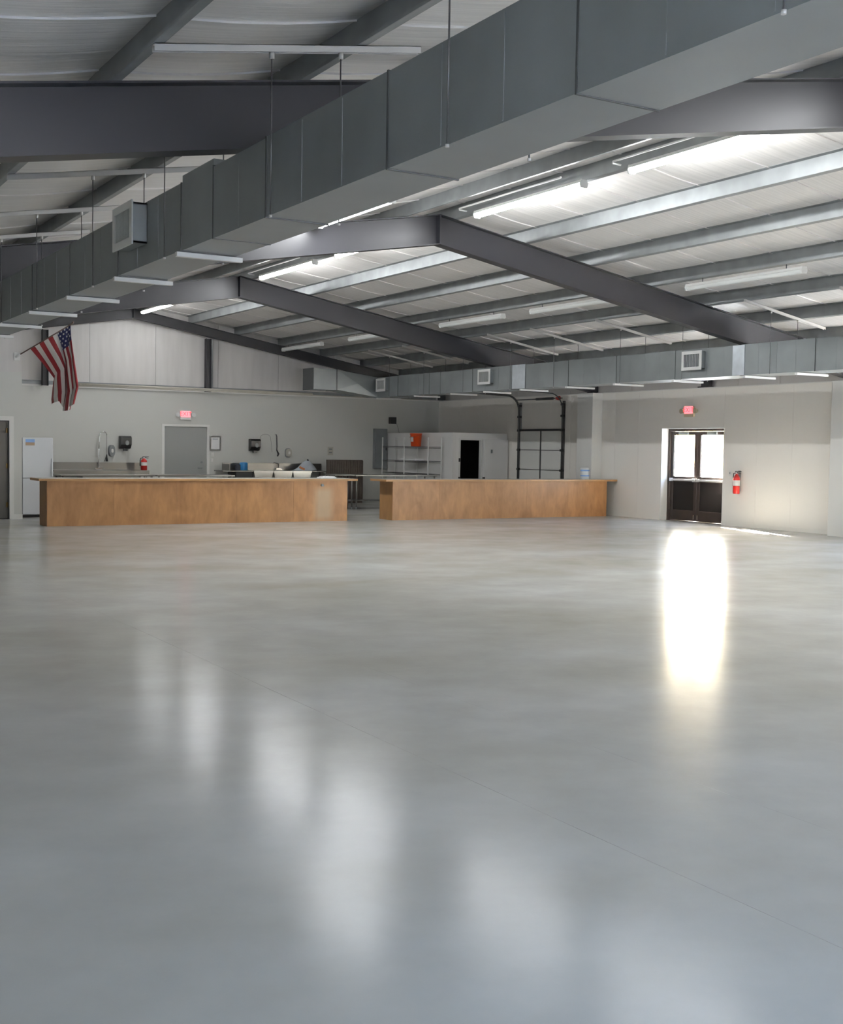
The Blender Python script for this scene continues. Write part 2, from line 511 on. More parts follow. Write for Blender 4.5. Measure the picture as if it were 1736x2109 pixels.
# ------------------------------------------------------------------ rigid frames
def rafter(x0, x1, y, depth, fw=.20, t=.012):
    """I-beam following the slope, x0..x1; its top flange face is the roof line"""
    m = MB()
    def P(x, dz): return (x, zr(x) + dz)
    tt = .014
    m.prism([P(x0, -tt), P(x1, -tt), P(x1, -depth + tt), P(x0, -depth + tt)], 'y', y - t / 2, y + t / 2)
    m.prism([P(x0, 0), P(x1, 0), P(x1, -tt), P(x0, -tt)], 'y', y - fw / 2, y + fw / 2)
    m.prism([P(x0, -depth), P(x1, -depth), P(x1, -depth + tt), P(x0, -depth + tt)], 'y', y - fw / 2, y + fw / 2)
    return m
def column(xc, d, y, z1, fw=.2, t=.012):
    m = MB()
    m.box(xc - d / 2, xc + d / 2, y - t / 2, y + t / 2, 0, z1)
    for s in (-1, 1):
        m.box(xc + s * d / 2 - .007, xc + s * d / 2 + .007, y - fw / 2, y + fw / 2, 0, z1)
    return m
frame_labels = ['grey steel portal frame over the camera, first of the row',
                'dark steel portal frame nearest the camera in view, crossing above the left duct',
                'grey steel portal frame with its apex in mid picture, second in view',
                'grey steel portal frame in front of the end wall, third in view']
for k, y in enumerate(YFR):
    t = thing('steel_frame', frame_labels[k], 'frame', (XA, y, 0), 'portal frames')
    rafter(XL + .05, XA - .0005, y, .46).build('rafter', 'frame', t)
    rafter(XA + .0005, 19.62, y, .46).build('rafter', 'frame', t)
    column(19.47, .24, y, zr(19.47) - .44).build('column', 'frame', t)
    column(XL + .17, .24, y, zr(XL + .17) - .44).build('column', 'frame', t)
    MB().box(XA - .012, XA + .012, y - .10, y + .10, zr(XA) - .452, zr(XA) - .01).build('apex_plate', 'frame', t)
    for x in PUR_L + PUR_R:
        if XL < x < 19.3:
            d = 1 if x < XA else 1
            MB().box(x + .006, x + .014, y - .055, y + .055, zr(x) + .006, zr(x) + .17).build('purlin_clip', 'end_frame', t)
t = thing('steel_frame', 'slender dark end frame against the white gable wall', 'frame', (XA, YEND, 0), 'portal frames')
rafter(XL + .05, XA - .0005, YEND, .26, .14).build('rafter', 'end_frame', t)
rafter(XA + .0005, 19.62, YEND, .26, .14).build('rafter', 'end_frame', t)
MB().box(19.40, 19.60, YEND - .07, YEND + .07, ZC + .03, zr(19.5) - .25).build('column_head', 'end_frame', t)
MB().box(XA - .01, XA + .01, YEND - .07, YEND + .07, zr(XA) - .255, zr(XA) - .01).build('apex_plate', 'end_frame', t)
for x, lb in ((7.42, 'dark steel gable post behind the hanging flag'), (11.86, 'dark steel gable post right of the ridge, conduit running up it')):
    t = thing('gable_post', lb, 'post', (x, YEND, ZC), 'gable posts')
    m = MB()
    z1 = zr(x) - .31
    m.box(x - .075, x + .075, YEND + .02, YEND + .032, ZC, z1)
    m.box(x - .075, x - .063, YEND - .05, YEND + .10, ZC, z1)
    m.box(x + .063, x + .075, YEND - .05, YEND + .10, ZC, z1)
    m.build('post_section', 'end_frame', t)
    if x > 10:
        MB().tube([(x + .10, YEND - .02, ZC + .05), (x + .10, YEND - .02, z1 - .02), (x + .10, YEND - .02, z1 - .005)], .028, 10).build('conduit', 'purlin', t)

# ------------------------------------------------------------------ walls
# back wall: lining with a door opening, insulated gable above
DB0, DB1, DBZ = 10.60, 11.98, 2.19
w = MB()
w.box(XL, DB0, YB, YB + .10, 0, ZC); w.box(DB1, XR + .1, YB, YB + .10, 0, ZC); w.box(DB0, DB1, YB, YB + .10, DBZ, ZC)
wb = struct(w.build('wall_back', 'wall'))
struct(MB().box(5.62, XR, YB - .035, YB + .0, ZC - .012, ZC + .02).build('trim_1', 'trim_white'))
o2 = MB().box(XL - .2, 20.0, YB + .20, YB + .26, 0, 5.4)
struct(o2.build('wall_back_sheeting', 'wall'))
xs = [XL, 1.4, 3.2, 5.0, 6.82, 8.62, 10.42, 12.22, 14.06, 15.85, 17.65, 19.6]
for a, b in zip(xs[:-1], xs[1:]):
    pts = [(a + .004, ZC + .02), (b - .004, ZC + .02), (b - .004, zr(b) + .18)]
    if a < XA < b: pts.append((XA, ZA + .18))
    pts.append((a + .004, zr(a) + .18))
    MB().prism(pts, 'y', YB + .005, YB + .10).build('insulation_panel', 'vinyl_wall', wb)
# horizontal girt and pipes above the lining
g = MB()
g.box(5.62, 19.4, YB - .09, YB - .01, 3.215, 3.235); g.box(5.62, 19.4, YB - .012, YB - .004, 3.14, 3.235)
tag(g.build('wall_girt', 'purlin'), 'long galvanised girt above the back wall lining', 'girt')
p1 = MB().tube([(7.9, 31.50, 3.165), (12.0, 31.50, 3.165), (15.0, 31.50, 3.155), (15.02, 31.50, 3.115)], .030, 10)
for x in (8.3, 9.6, 11.2, 13.2, 14.6): p1.box(x - .015, x + .015, 31.46, YB - .015, 3.150, 3.175)
tag(p1.build('water_pipe', 'pipe'), 'cream pipe running along the top of the back wall', 'pipe')
tag(MB().tube([(7.9, 31.44, 3.118), (15.0, 31.44, 3.118), (19.0, 31.44, 3.118)], .014, 8).build('conduit_run', 'pipe'),
    'thin conduit below the cream pipe on the back wall', 'conduit')

# right wall
D0, D1, DZ = 19.53, 21.56, 2.20       # entrance door opening (y range)
G0, G1 = 25.36, 27.38                 # overhead door (y range)
rw = MB()
W0, W1, WZ = 8.4, 13.6, 2.55          # unseen glazed shopfront, added to let in sun and warm bounce
for y0, y1, z0, z1 in ((YF, W0, 0, 4.0), (W0, W1, WZ, 4.0), (W1, D0, 0, 4.0), (D1, YB + .2, 0, 4.0), (D0, D1, DZ, 4.0)):
    rw.box(19.86, 19.95, y0, y1, z0, z1)
wr = struct(rw.build('wall_right', 'vinyl_wall'))
# lining panels
def lin(y0, y1, z0, z1):
    MB().box(XR, XR + .05, y0 + .0015, y1 - .0015, z0, z1).build('wall_panel', 'wall_warm', wr)
def lin_run(a, b, z0, z1):
    n = max(1, round((b - a) / .914))
    for i in range(n): lin(a + (b - a) * i / n, a + (b - a) * (i + 1) / n, z0, z1)
lin_run(YF, W0, 0, ZC); lin_run(W0, W1, WZ, ZC); lin_run(W1, D0, 0, ZC)
lin(D0, (D0 + D1) / 2, DZ, ZC); lin((D0 + D1) / 2, D1, DZ, ZC)
ys = [D1, 22.4, 23.3, 24.2, 25.1, 26.0, 26.9, 27.8, 28.7, 29.6, 30.5, YB]
for a, b in zip(ys[:-1], ys[1:]): lin(a, b, 0, ZC)
# upper insulation blankets
ysu = [YF + 1.22 * k for k in range(32)]
for a, b in zip(ysu[:-1], ysu[1:]):
    MB().box(19.80, 19.858, a + .004, min(b, YB) - .004, ZC - .3, 3.70).build('insulation_panel', 'vinyl_wall', wr)
struct(MB().box(XR - .012, 19.80, YF, YB, ZC, ZC + .02).build('trim_2', 'trim_white'))
# boxed-in columns
for k, y in enumerate([7.84, 15.98, 24.12]):
    struct(MB().box(19.20, XR - .001, y - .31, y + .31, 0, ZC).build('trim_%d' % (3 + k), 'trim_white', bevel=.006))
struct(MB().box(XR - .014, XR, W1, D0 - .0, 0, .09).build('baseboard_right', 'wall_warm'))
fr = MB()
for k in range(6):
    y = W0 + (W1 - W0 - .06) * k / 5
    fr.box(19.70, 19.78, y, y + .06, 0, WZ)
fr.box(19.70, 19.78, W0, W1, 0, .10); fr.box(19.70, 19.78, W0, W1, WZ - .08, WZ)
wo = struct(fr.build('added_window_1', 'bronze'))  # frame of the added shopfront
for k in range(5):
    y = W0 + (W1 - W0 - .06) * k / 5
    MB().box(19.735, 19.745, y + .06, y + (W1 - W0 - .06) / 5, .10, WZ - .08).build('pane', 'glass', wo)
tag(MB().box(19.62, 19.74, 20.16, 20.40, ZC + .021, 3.62).box(19.55, 19.74, 20.12, 20.44, ZC + .021, ZC + .05).build('eave_post', 'end_frame'),
    'short dark steel post above the wall lining over the entrance door', 'post')

# left block (rooms): front wall with a door
BX, BY = 5.60, 25.90
L0, L1, LZ = 4.40, 5.34, 2.07
w = MB()
w.box(XL, L0, BY, BY + .12, 0, 3.09); w.box(L1, BX, BY, BY + .12, 0, 3.09); w.box(L0, L1, BY, BY + .12, LZ, 3.09)
w.box(BX - .12, BX, BY + .12, YB, 0, 3.09)
wl = struct(w.build('wall_partition', 'wall'))
u = MB()
u.prism([(XL, 3.09), (BX, 3.09), (BX, zr(BX) + .15), (XL, zr(XL) + .15)], 'y', BY + .012, BY + .10)
u.prism([(BX - .11, 3.09), (BX - .012, 3.09), (BX - .012, zr(BX) + .15), (BX - .11, zr(BX - .1) + .15)], 'y', BY + .10, YB)
u.build('upper_lining', 'vinyl_wall', wl)
struct(MB().box(L1 + .09, BX + .005, BY - .012, BY, 0, .10).build('baseboard_left', 'trim_white'))
d = struct(MB().box(L0 + .02, L1 - .02, BY + .05, BY + .09, .015, LZ - .02).build('door_1', 'door_dark'))
m = MB()
m.box(L1, L1 + .09, BY - .015, BY, 0, LZ + .09); m.box(L0 - .09, L0, BY - .015, BY, 0, LZ + .09); m.box(L0, L1, BY - .015, BY, LZ, LZ + .09)
m.build('door_casing', 'trim_white', d)
m = MB(); m.box(L1 - .02, L1, BY - .0, BY + .12, 0, LZ); m.box(L0, L0 + .02, BY, BY + .12, 0, LZ); m.box(L0, L1, BY, BY + .12, LZ - .02, LZ)
m.build('door_jamb', 'dark', d)
for z in (1.86, 1.12, .30):
    MB().box(L1 - .062, L1 - .022, BY + .028, BY + .049, z - .05, z + .05).tube([(L1 - .03, BY + .026, z - .055), (L1 - .03, BY + .026, z + .055)], .010, 8).build('hinge', 'brass', d)

# left wall and front wall behind the camera
w = MB()
V0, V1 = -4.6, -.6                      # unseen window beside the camera, added for daylight
w.box(XL - .1, XL, YF, V0, 0, zr(XL) + .3); w.box(XL - .1, XL, V1, YB, 0, zr(XL) + .3)
w.box(XL - .1, XL, V0, V1, 0, .85); w.box(XL - .1, XL, V0, V1, 2.45, zr(XL) + .3)
struct(w.build('wall_left', 'wall'))
fr = MB()
for p, q in ((V0, V0 + .06), ((V0 + V1) / 2 - .03, (V0 + V1) / 2 + .03), (V1 - .06, V1)): fr.box(XL - .09, XL - .01, p, q, .85, 2.45)
fr.box(XL - .09, XL - .01, V0, V1, .85, .91); fr.box(XL - .09, XL - .01, V0, V1, 2.39, 2.45)
wo = struct(fr.build('added_window_2', 'trim_white'))
for p, q in ((V0 + .06, (V0 + V1) / 2 - .03), ((V0 + V1) / 2 + .03, V1 - .06)): MB().box(XL - .055, XL - .045, p, q, .91, 2.39).build('pane', 'glass', wo)
w = MB()
w.box(XL, .8, YF - .1, YF, 0, 3.2); w.box(6.4, 20.0, YF - .1, YF, 0, 3.2); w.box(.8, 6.4, YF - .1, YF, 2.45, 3.2)      # unseen wide doorway, added to let daylight in from behind
w.prism([(XL, 3.2), (20, 3.2), (20, zr(20) + .3), (XA, ZA + .3), (XL, zr(XL) + .3)], 'y', YF - .1, YF)
struct(w.build('wall_front', 'wall'))

# ------------------------------------------------------------------ entrance double door (right wall)
XD = 19.72
e = struct(MB().box(XR - .004, XR + .34, D1 - .003, D1 + .012, 0, DZ).box(XR - .004, XR + .34, D0 - .012, D0 + .003, 0, DZ)
           .box(XR - .004, XR + .34, D0, D1, DZ - .012, DZ + .004).build('door_2', 'trim_white'))
m = MB()
m.box(XD, XD + .11, D1 - .075, D1 - .004, 0, DZ - .012); m.box(XD, XD + .11, D0 + .004, D0 + .075, 0, DZ - .012)
m.box(XD, XD + .11, D0 + .075, D1 - .075, DZ - .075, DZ - .012)
m.box(XD, XD + .13, D0, D1, -.001, .012)
m.build('door_frame', 'bronze', e)
ym = (D0 + D1) / 2 + .045
for a, b, hinge in ((ym + .004, D1 - .078, 1), (D0 + .078, ym - .004, -1)):
    xs0, xs1 = XD + .03, XD + .075
    st_ = .095
    zt, zb = DZ - .08, .016
    leaf = MB()
    leaf.box(xs0, xs1, a, a + st_, zb, zt); leaf.box(xs0, xs1, b - st_, b, zb, zt)
    leaf.box(xs0, xs1, a + st_, b - st_, zt - .085, zt); leaf.box(xs0, xs1, a + st_, b - st_, .93, 1.06); leaf.box(xs0, xs1, a + st_, b - st_, zb, .26)
    lf = leaf.build('door_leaf', 'bronze', e, bevel=.003)
    MB().box(xs0 + .015, xs1 - .015, a + st_, b - st_, 1.06, zt - .085).build('glass_pane', 'glass', lf)
    MB().box(xs0 + .010, xs1 - .010, a + st_, b - st_, .26, .93).build('lower_panel', 'panel_black', lf)
    bar = MB()
    bar.box(xs0 - .055, xs0 - .020, a + .03, b - .03, .955, 1.000)
    bar.box(xs0 - .060, xs0, a + .02, a + .09, .940, 1.015); bar.box(xs0 - .060, xs0, b - .09, b - .02, .940, 1.015)
    bar.build('push_bar', 'aluminium', lf, bevel=.004)
    MB().box(xs0 - .05, xs0, (a + b) / 2 - .15, (a + b) / 2 + .15, zt - .075, zt - .015).build('door_closer', 'grey_metal', lf)
    yy = a + .06 if hinge > 0 else b - .06
    MB().box(xs0 - .02, xs0, yy - .012, yy + .012, .06, .16).build('floor_bolt', 'chrome', lf)

# ------------------------------------------------------------------ back door
d = struct(MB().box(10.68, 11.90, YB + .03, YB + .075, .012, 2.12).build('door_3', 'door_grey'))
m = MB()
m.box(DB0, 10.675, YB - .012, YB + .10, 0, DBZ); m.box(11.905, DB1, YB - .012, YB + .10, 0, DBZ); m.box(10.675, 11.905, YB - .012, YB + .10, 2.125, DBZ)
m.build('door_frame', 'trim_white', d)
MB().tube([(11.76, YB + .03, .98), (11.76, YB - .03, .98), (11.63, YB - .035, .98)], .013, 8).lathe([(.001, 0), (.035, .001), (.035, .01), (.001, .011)], (11.76, YB + .02, .97), 12).build('door_lever', 'grey_metal', d)
MB().tube([(11.76, YB + .032, 1.14), (11.76, YB + .005, 1.14)], .03, 12).build('deadbolt', 'grey_metal', d)

# ------------------------------------------------------------------ overhead door
t = thing('overhead_door', 'narrow white sectional overhead door with dark tracks in the right wall', 'door', (XR, (G0 + G1) / 2, 0))
XG = XR - .045
for k in range(4):
    z0 = .01 + k * .54
    MB().box(XG, XR - .003, G0 + .05, G1 - .05, z0 + .006, z0 + .534).box(XG - .006, XG, G0 + .12, G1 - .12, z0 + .04, z0 + .50).build('door_section', 'garage', t)
    if k: MB().box(XG - .014, XG - .0065, G0 + .05, G1 - .05, z0 - .008, z0 + .008).build('hinge_strip', 'track', t)
MB().box(XG - .03, XG, G0 + .05, G1 - .05, 2.150, 2.205).build('top_rail', 'dark', t)
MB().box(XG - .020, XG - .0065, (G0 + G1) / 2 - .045, (G0 + G1) / 2 + .0, .01, 2.15).build('centre_stile', 'track', t)
for yy, wd, nm in ((G0 + .02, .03, 'r'), (G1 - .02, .055, 'l')):
    tr = MB()
    pts = [(XG - .035, yy, 0), (XG - .035, yy, 2.0), (XG - .035, yy, 2.72)]
    for i in range(1, 9):
        a = i / 8 * math.pi / 2
        pts.append((XG - .035 - .42 * (1 - math.cos(a)), yy, 2.72 + .42 * math.sin(a)))
    pts += [(XG - 1.2, yy, 3.16), (XG - 2.1, yy, 3.17)]
    tr.tube(pts, wd * .55, 6)
    trk = tr.build('track', 'track', t)
    MB().box(XG - .004, XR - .001, yy - .035, yy + .035, 0, 2.95).build('track_angle', 'purlin' if nm == 'l' else 'track', t)
    b = MB()
    for z in (.55, 1.09, 1.63, 2.17, 2.55, 2.86): b.box(XG - .06, XG + .03, yy - .045, yy + .045, z - .03, z + .03)
    b.build('track_bracket', 'dark', t)
MB().tube([(XG - .10, G0 - .05, 3.02), (XG - .10, G1 + .05, 3.02)], .016, 8).build('torsion_shaft', 'track', t)
MB().tube([(XG - .10, G0 + .35, 3.02), (XG - .10, G0 + 1.1, 3.02)], .036, 10).build('torsion_spring', 'dark', t)
MB().tube([(XG - .10, G0 + .08, 3.02), (XG - .10, G0 + .20, 3.02)], [.06, .04], 12).build('cable_drum', 'red', t)

# ------------------------------------------------------------------ air ducts
def duct_run(t, x0, x1, z0, z1, seams, matn='duct'):
    """one sheet-metal section per pair of seams, raised standing seam between them"""
    for i, (a, b) in enumerate(zip(seams[:-1], seams[1:])):
        j = .004 * ((i * 37) % 3 - 1)
        MB().box(x0 + j * .3, x1 - j * .3, a + .006, b - .006, z0 + j * .5, z1 + j).build('duct_section', matn, t)
        MB().box(x0 - .006, x1 + .006, a - .006, a + .006, z0 - .006, z1 + .006).build('seam_band', 'seam', t)
        # cross stiffening ribs pressed in the sheet
        n = max(1, int((b - a) / .42))
        for q in range(1, n):
            y = a + (b - a) * q / n
            MB().box(x0 - .003, x0 + .002, y - .004, y + .004, z0 + .01, z1 - .01).build('sheet_rib', matn, t)
def register(t, xf, yc, zc, wy, hz, depth=.10):
    """boxed supply register on the -x face of a duct"""
    r = MB()
    r.box(xf - depth, xf, yc - wy / 2, yc - wy / 2 + .015, zc - hz / 2, zc + hz / 2)
    r.box(xf - depth, xf, yc + wy / 2 - .015, yc + wy / 2, zc - hz / 2, zc + hz / 2)
    r.box(xf - depth, xf, yc - wy / 2, yc + wy / 2, zc - hz / 2, zc - hz / 2 + .015)
    r.box(xf - depth, xf, yc - wy / 2, yc + wy / 2, zc + hz / 2 - .015, zc + hz / 2)
    r.box(xf - .004, xf - .001, yc - wy / 2, yc + wy / 2, zc - hz / 2, zc + hz / 2)
    r.box(xf - depth + .030, xf - depth + .034, yc - wy / 2 + .015, yc + wy / 2 - .015, zc - hz / 2 + .015, zc + hz / 2 - .015)
    rg = r.build('supply_register', 'duct', t)
    f = MB()
    fo = .045
    xa, xb = xf - depth - .012, xf - depth
    f.box(xa, xb, yc - wy / 2 - .015, yc - wy / 2 + fo, zc - hz / 2 - .015, zc + hz / 2 + .015)
    f.box(xa, xb, yc + wy / 2 - fo, yc + wy / 2 + .015, zc - hz / 2 - .015, zc + hz / 2 + .015)
    f.box(xa, xb, yc - wy / 2 + fo, yc + wy / 2 - fo, zc - hz / 2 - .015, zc - hz / 2 + fo)
    f.box(xa, xb, yc - wy / 2 + fo, yc + wy / 2 - fo, zc + hz / 2 - fo, zc + hz / 2 + .015)
    f.build('grille_frame', 'white_metal', rg)
    n = 10
    for k in range(n):
        y = yc - wy / 2 + fo + (wy - 2 * fo) * (k + .5) / n
        MB().obox((xa + .014, y, zc), (1, .5, 0), .012, (-.5, 1, 0), .0015, (0, 0, 1), hz / 2 - fo).build('louvre', 'white_metal', rg)
tL = thing('air_duct', 'long rectangular galvanised air duct hanging overhead on the left', 'duct', (3.22, 12, 3.06), 'air ducts')
XDL0, XDL1, ZD0, ZD1 = 3.01, 3.44, 3.06, 3.555
seamL = [-2.36, -.8, .76, 2.32, 3.88, 5.45, 7.02, 7.94, 8.6, 10.2, 11.8, 13.4, 15.05, 16.65, 18.25, 19.85, 21.45, 23.05, 24.65, 25.90]
duct_run(tL, XDL0, XDL1, ZD0, ZD1, seamL)
register(tL, XDL0, 9.66, 3.385, .50, .32, .12)
for y in [8.6, 10.2, 11.8, 13.4, 15.05, 16.65, 18.25, 19.85, 21.45, 23.05, 24.65]:
    MB().box(XDL0 - .04, XDL1 + .05, y - .022, y + .022, ZD0 - .045, ZD0 - .011).build('joint_bar', 'white_metal', tL)
MB().box(XDL0 + .005, XDL1 - .005, 7.95, 8.59, ZD1 - .004, ZD1 + .055).build('raised_collar', 'duct', tL)

tR = thing('air_duct', 'long galvanised air duct running along the right wall', 'duct', (16.3, 18, 3.04), 'air ducts')
XR0, XR1, ZR0, ZR1 = 16.0, 16.62, 3.035, 3.585
seamR = [1.0, 2.6, 4.2, 5.8, 7.4, 9.0, 10.6, 12.2, 13.95, 15.65, 17.35, 19.1, 20.7, 22.28, 22.83, 24.5, 26.0, 26.55, 28.2, 29.35]
duct_run(tR, XR0, XR1, ZR0, ZR1, seamR)
for y in (28.99, 23.85, 16.80): register(tR, XR0, y, 3.36, .50, .33, .10)
for y in [12.3, 14.3, 15.5, 17.35, 19.1, 20.7, 22.4, 23.9, 25.4, 27.2, 29.3]:
    MB().box(XR0 - .06, XR1 + .10, y - .03, y + .03, ZR0 - .05, ZR0 - .014).build('joint_bar', 'white_metal', tR)
MB().box(XR0 - .012, XR0 - .001, 22.30, 22.81, ZR0 + .004, ZR1 + .004).build('bright_collar', 'duct_patch', tR)
MB().box(XR0 - .010, XR0 - .001, 15.55, 15.84, ZR0 + .004, ZR1 - .004).build('bright_collar', 'duct_patch', tR)
# end of the right run: elbow, sloping offset and boxed end turning towards the ridge
ya, yb = 29.35, 29.97
MB().box(XR0, XR1, ya, yb, ZR0, ZR1).build('elbow_box', 'duct', tR)
m = MB()
xa, xb, dz = 14.72, 15.99, .16
vs = [(xb, ya, ZR0), (xb, yb, ZR0), (xb, yb, ZR1), (xb, ya, ZR1), (xa, ya, ZR0 + dz), (xa, yb, ZR0 + dz), (xa, yb, ZR1 + dz), (xa, ya, ZR1 + dz)]
m.add(vs, [(0, 1, 2, 3), (4, 5, 6, 7), (0, 1, 5, 4), (1, 2, 6, 5), (2, 3, 7, 6)])
cen = (Vector(vs[0]) + Vector(vs[3]) + Vector(vs[4]) + Vector(vs[7])) / 4 + Vector((0, -.03, 0))   # cross-broken face
m.add([vs[0], vs[3], vs[7], vs[4], cen], [(0, 1, 4), (1, 2, 4), (2, 3, 4), (3, 0, 4)])
m.build('offset_section', 'duct', tR)
MB().box(14.02, 14.715, ya - .01, yb + .01, ZR0 + dz - .01, ZR1 + dz + .01).build('end_section', 'duct', tR)
MB().box(14.705, 14.735, ya - .02, yb + .02, ZR0 + dz - .02, ZR1 + dz + .02).build('seam_band', 'seam', tR)
MB().box(14.0, 14.02, ya - .02, yb + .02, ZR0 + dz - .02, ZR1 + dz + .02).build('seam_band', 'seam', tR)

# hangers: strut across two purlins, two rods down to the duct underside
def hanger(i, y, xs0, xs1, xr0, xr1, zb, side, lab):
    xc = (xs0 + xs1) / 2
    t = thing('duct_hanger', lab, 'hanger', (xc, y, zb), 'duct hangers')
    m = MB()
    for s0 in (-.021, .017): 
        m.prism([(xs0, zr(xs0) - .046), (xs1, zr(xs1) - .046), (xs1, zr(xs1) - .002), (xs0, zr(xs0) - .002)], 'y', y + s0, y + s0 + .004)
    m.prism([(xs0, zr(xs0) - .006), (xs1, zr(xs1) - .006), (xs1, zr(xs1) - .002), (xs0, zr(xs0) - .002)], 'y', y - .021, y + .021)
    m.build('strut', 'strut', t)
    for x in (xr0, xr1):
        MB().tube([(x, y, zr(x) - .05), (x, y, zb - .02)], .0048, 6).build('rod', 'rod', t)
        MB().tube([(x, y, zr(x) - .085), (x, y, zr(x) - .046)], .016, 6).build('nut', 'strut', t)
        MB().tube([(x, y, zb - .022), (x, y, zb - .008)], .010, 6).build('nut', 'strut', t)
HY = [.75, 2.78, 4.83, 6.90, 8.92, 10.92, 13.10, 14.92, 17.05, 19.07, 21.05, 22.87, 24.9]
for i, y in enumerate(HY):
    near = ['behind the camera', 'over the camera', 'nearest in view'] + ['%s in view' % ordinal(k) for k in range(1, 12)]
    hanger(i, y, 2.24, 4.04, XDL0 - .022, XDL1 + .022, ZD0, 'L', 'pale strut and rods holding the left duct, %s' % near[i])
HYR = [10.9, 12.9, 14.93, 17.14, 18.96, 21.2, 22.87, 24.9, 26.8, 28.64]
for i, y in enumerate(HYR):
    hanger(i, y, 15.32, 17.35, XR0 - .025, XR1 + .025, ZR0, 'R', 'pale strut and rods holding the right duct, %s from the far end' % ordinal(len(HYR) - 1 - i))

# ------------------------------------------------------------------ strip lights
def strip_light(x, y0, y1, lit, label, grp, drop=.05, dx_stem=0.0):
    z1 = zr(x) - drop
    t = thing('strip_light', label, 'light', (x, (y0 + y1) / 2, z1 - .11), grp)
    h = MB()
    h.prism([(x - .065, z1 - .045), (x + .065, z1 - .045), (x + .045, z1), (x - .045, z1)], 'y', y0, y1)
    h.build('housing', 'white_metal', t)
    l = MB()
    n = 8
    pts = [(x + .058 * math.cos(a), z1 - .047 - .055 * math.sin(a)) for a in [math.pi * k / n for k in range(n + 1)]]
    l.prism(pts, 'y', y0 + .02, y1 - .02, smooth=False)
    l.build('lamp_tube', ('lit_dim' if lit == 2 else 'lit') if lit else 'unlit', t)
    for ya_, yb_ in ((y0 - .004, y0 + .018), (y1 - .018, y1 + .004)):
        MB().prism([(x - .066, z1 - .060), (x - .05, z1 - .105), (x + .05, z1 - .105), (x + .066, z1 - .060), (x + .048, z1 + .002), (x - .048, z1 + .002)], 'y', ya_, yb_).build('end_cap', 'white_metal', t)
    for yy in (y0 + .35, y1 - .35):
        MB().tube([(x, yy, z1 - .002), (x + dx_stem, yy, zr(x + dx_stem) + .004)], .008, 6).build('stem', 'rod', t)
rows = [(-3.2, -5.65), (-.95 - .0, -3.0)]
bays = []
for k in range(5):
    f0 = [-6.1, -.30, 7.84, 15.98, 24.12][k]
    f1 = [-.30, 7.84, 15.98, 24.12, 31.7][k]
    bays.append((f0, f1))
lit_lab = ['lit ceiling strip light behind the camera, far pair end', 'lit ceiling strip light behind the camera, near pair end',
           'lit ceiling strip light just right of the ridge above the camera bay', 'lit ceiling strip light over the camera bay, nearer the dark frame',
           'large glowing strip light cut by the near right frame, top right', 'glowing strip light between the large top-right one and the middle frame apex',
           'glowing strip light partly hidden behind the middle frame', 'glowing strip light beside the apex of the third frame',
           'lit strip light hidden behind the third frame rafter', 'small glowing strip light in front of the white gable']
for k, (f0, f1) in enumerate(bays):
    if k == 0: spans = [(-5.7, -3.26), (-2.9, -.6)]
    elif k == 4: spans = [(25.0, 27.45), (28.78, 31.22)]
    else: spans = [(f0 + 1.30, f0 + 3.76), (f0 + 4.70, f0 + 7.26)]
    for j, (a, b) in enumerate(spans):
        strip_light(9.88, a, b, 2 if a > 28 else True, lit_lab[k * 2 + j], 'lit strip lights along the ridge', .04, .10)
strip_light(7.60, 13.62, 15.78, True, 'lit strip light left of the ridge, half hidden by the left duct', 'lit strip lights along the ridge', -.01, .07)
off = [(9.2, 11.6, 'switched-off white strip light at the right picture edge'), (12.52, 15.0, 'switched-off white strip light below the right slope before the middle frame'),
       (16.97, 19.42, 'switched-off strip light half behind the middle frame rafter'), (20.42, 22.86, 'switched-off strip light left of the middle frame rafter'),
       (24.9, 27.3, 'switched-off strip light peeking past the third frame rafter'), (28.95, 31.45, 'switched-off strip light next to the gable end frame')]
for a, b, lb in off:
    strip_light(14.06, a, b, False, lb, 'switched-off strip lights', .07)
# white conduits feeding the ridge lights
for k, (a, b, lb) in enumerate(((9.3, 11.75, 'white conduit feeding the large lit strip light at top right'), (12.75, 15.3, 'white conduit feeding the lit strip light before the middle apex'),
                                (20.9, 23.5, 'white conduit feeding the lit strip light at the third frame apex'))):
    x = 9.66
    tag(MB().tube([(x, a, zr(x) - .015), (x, b - .06, zr(x) - .015), (x + .04, b, zr(x) - .02), (x + .16, b - .02, zr(x) - .03)], .013, 8).build('conduit', 'white_metal'), lb, 'conduit', 'lamp conduits')

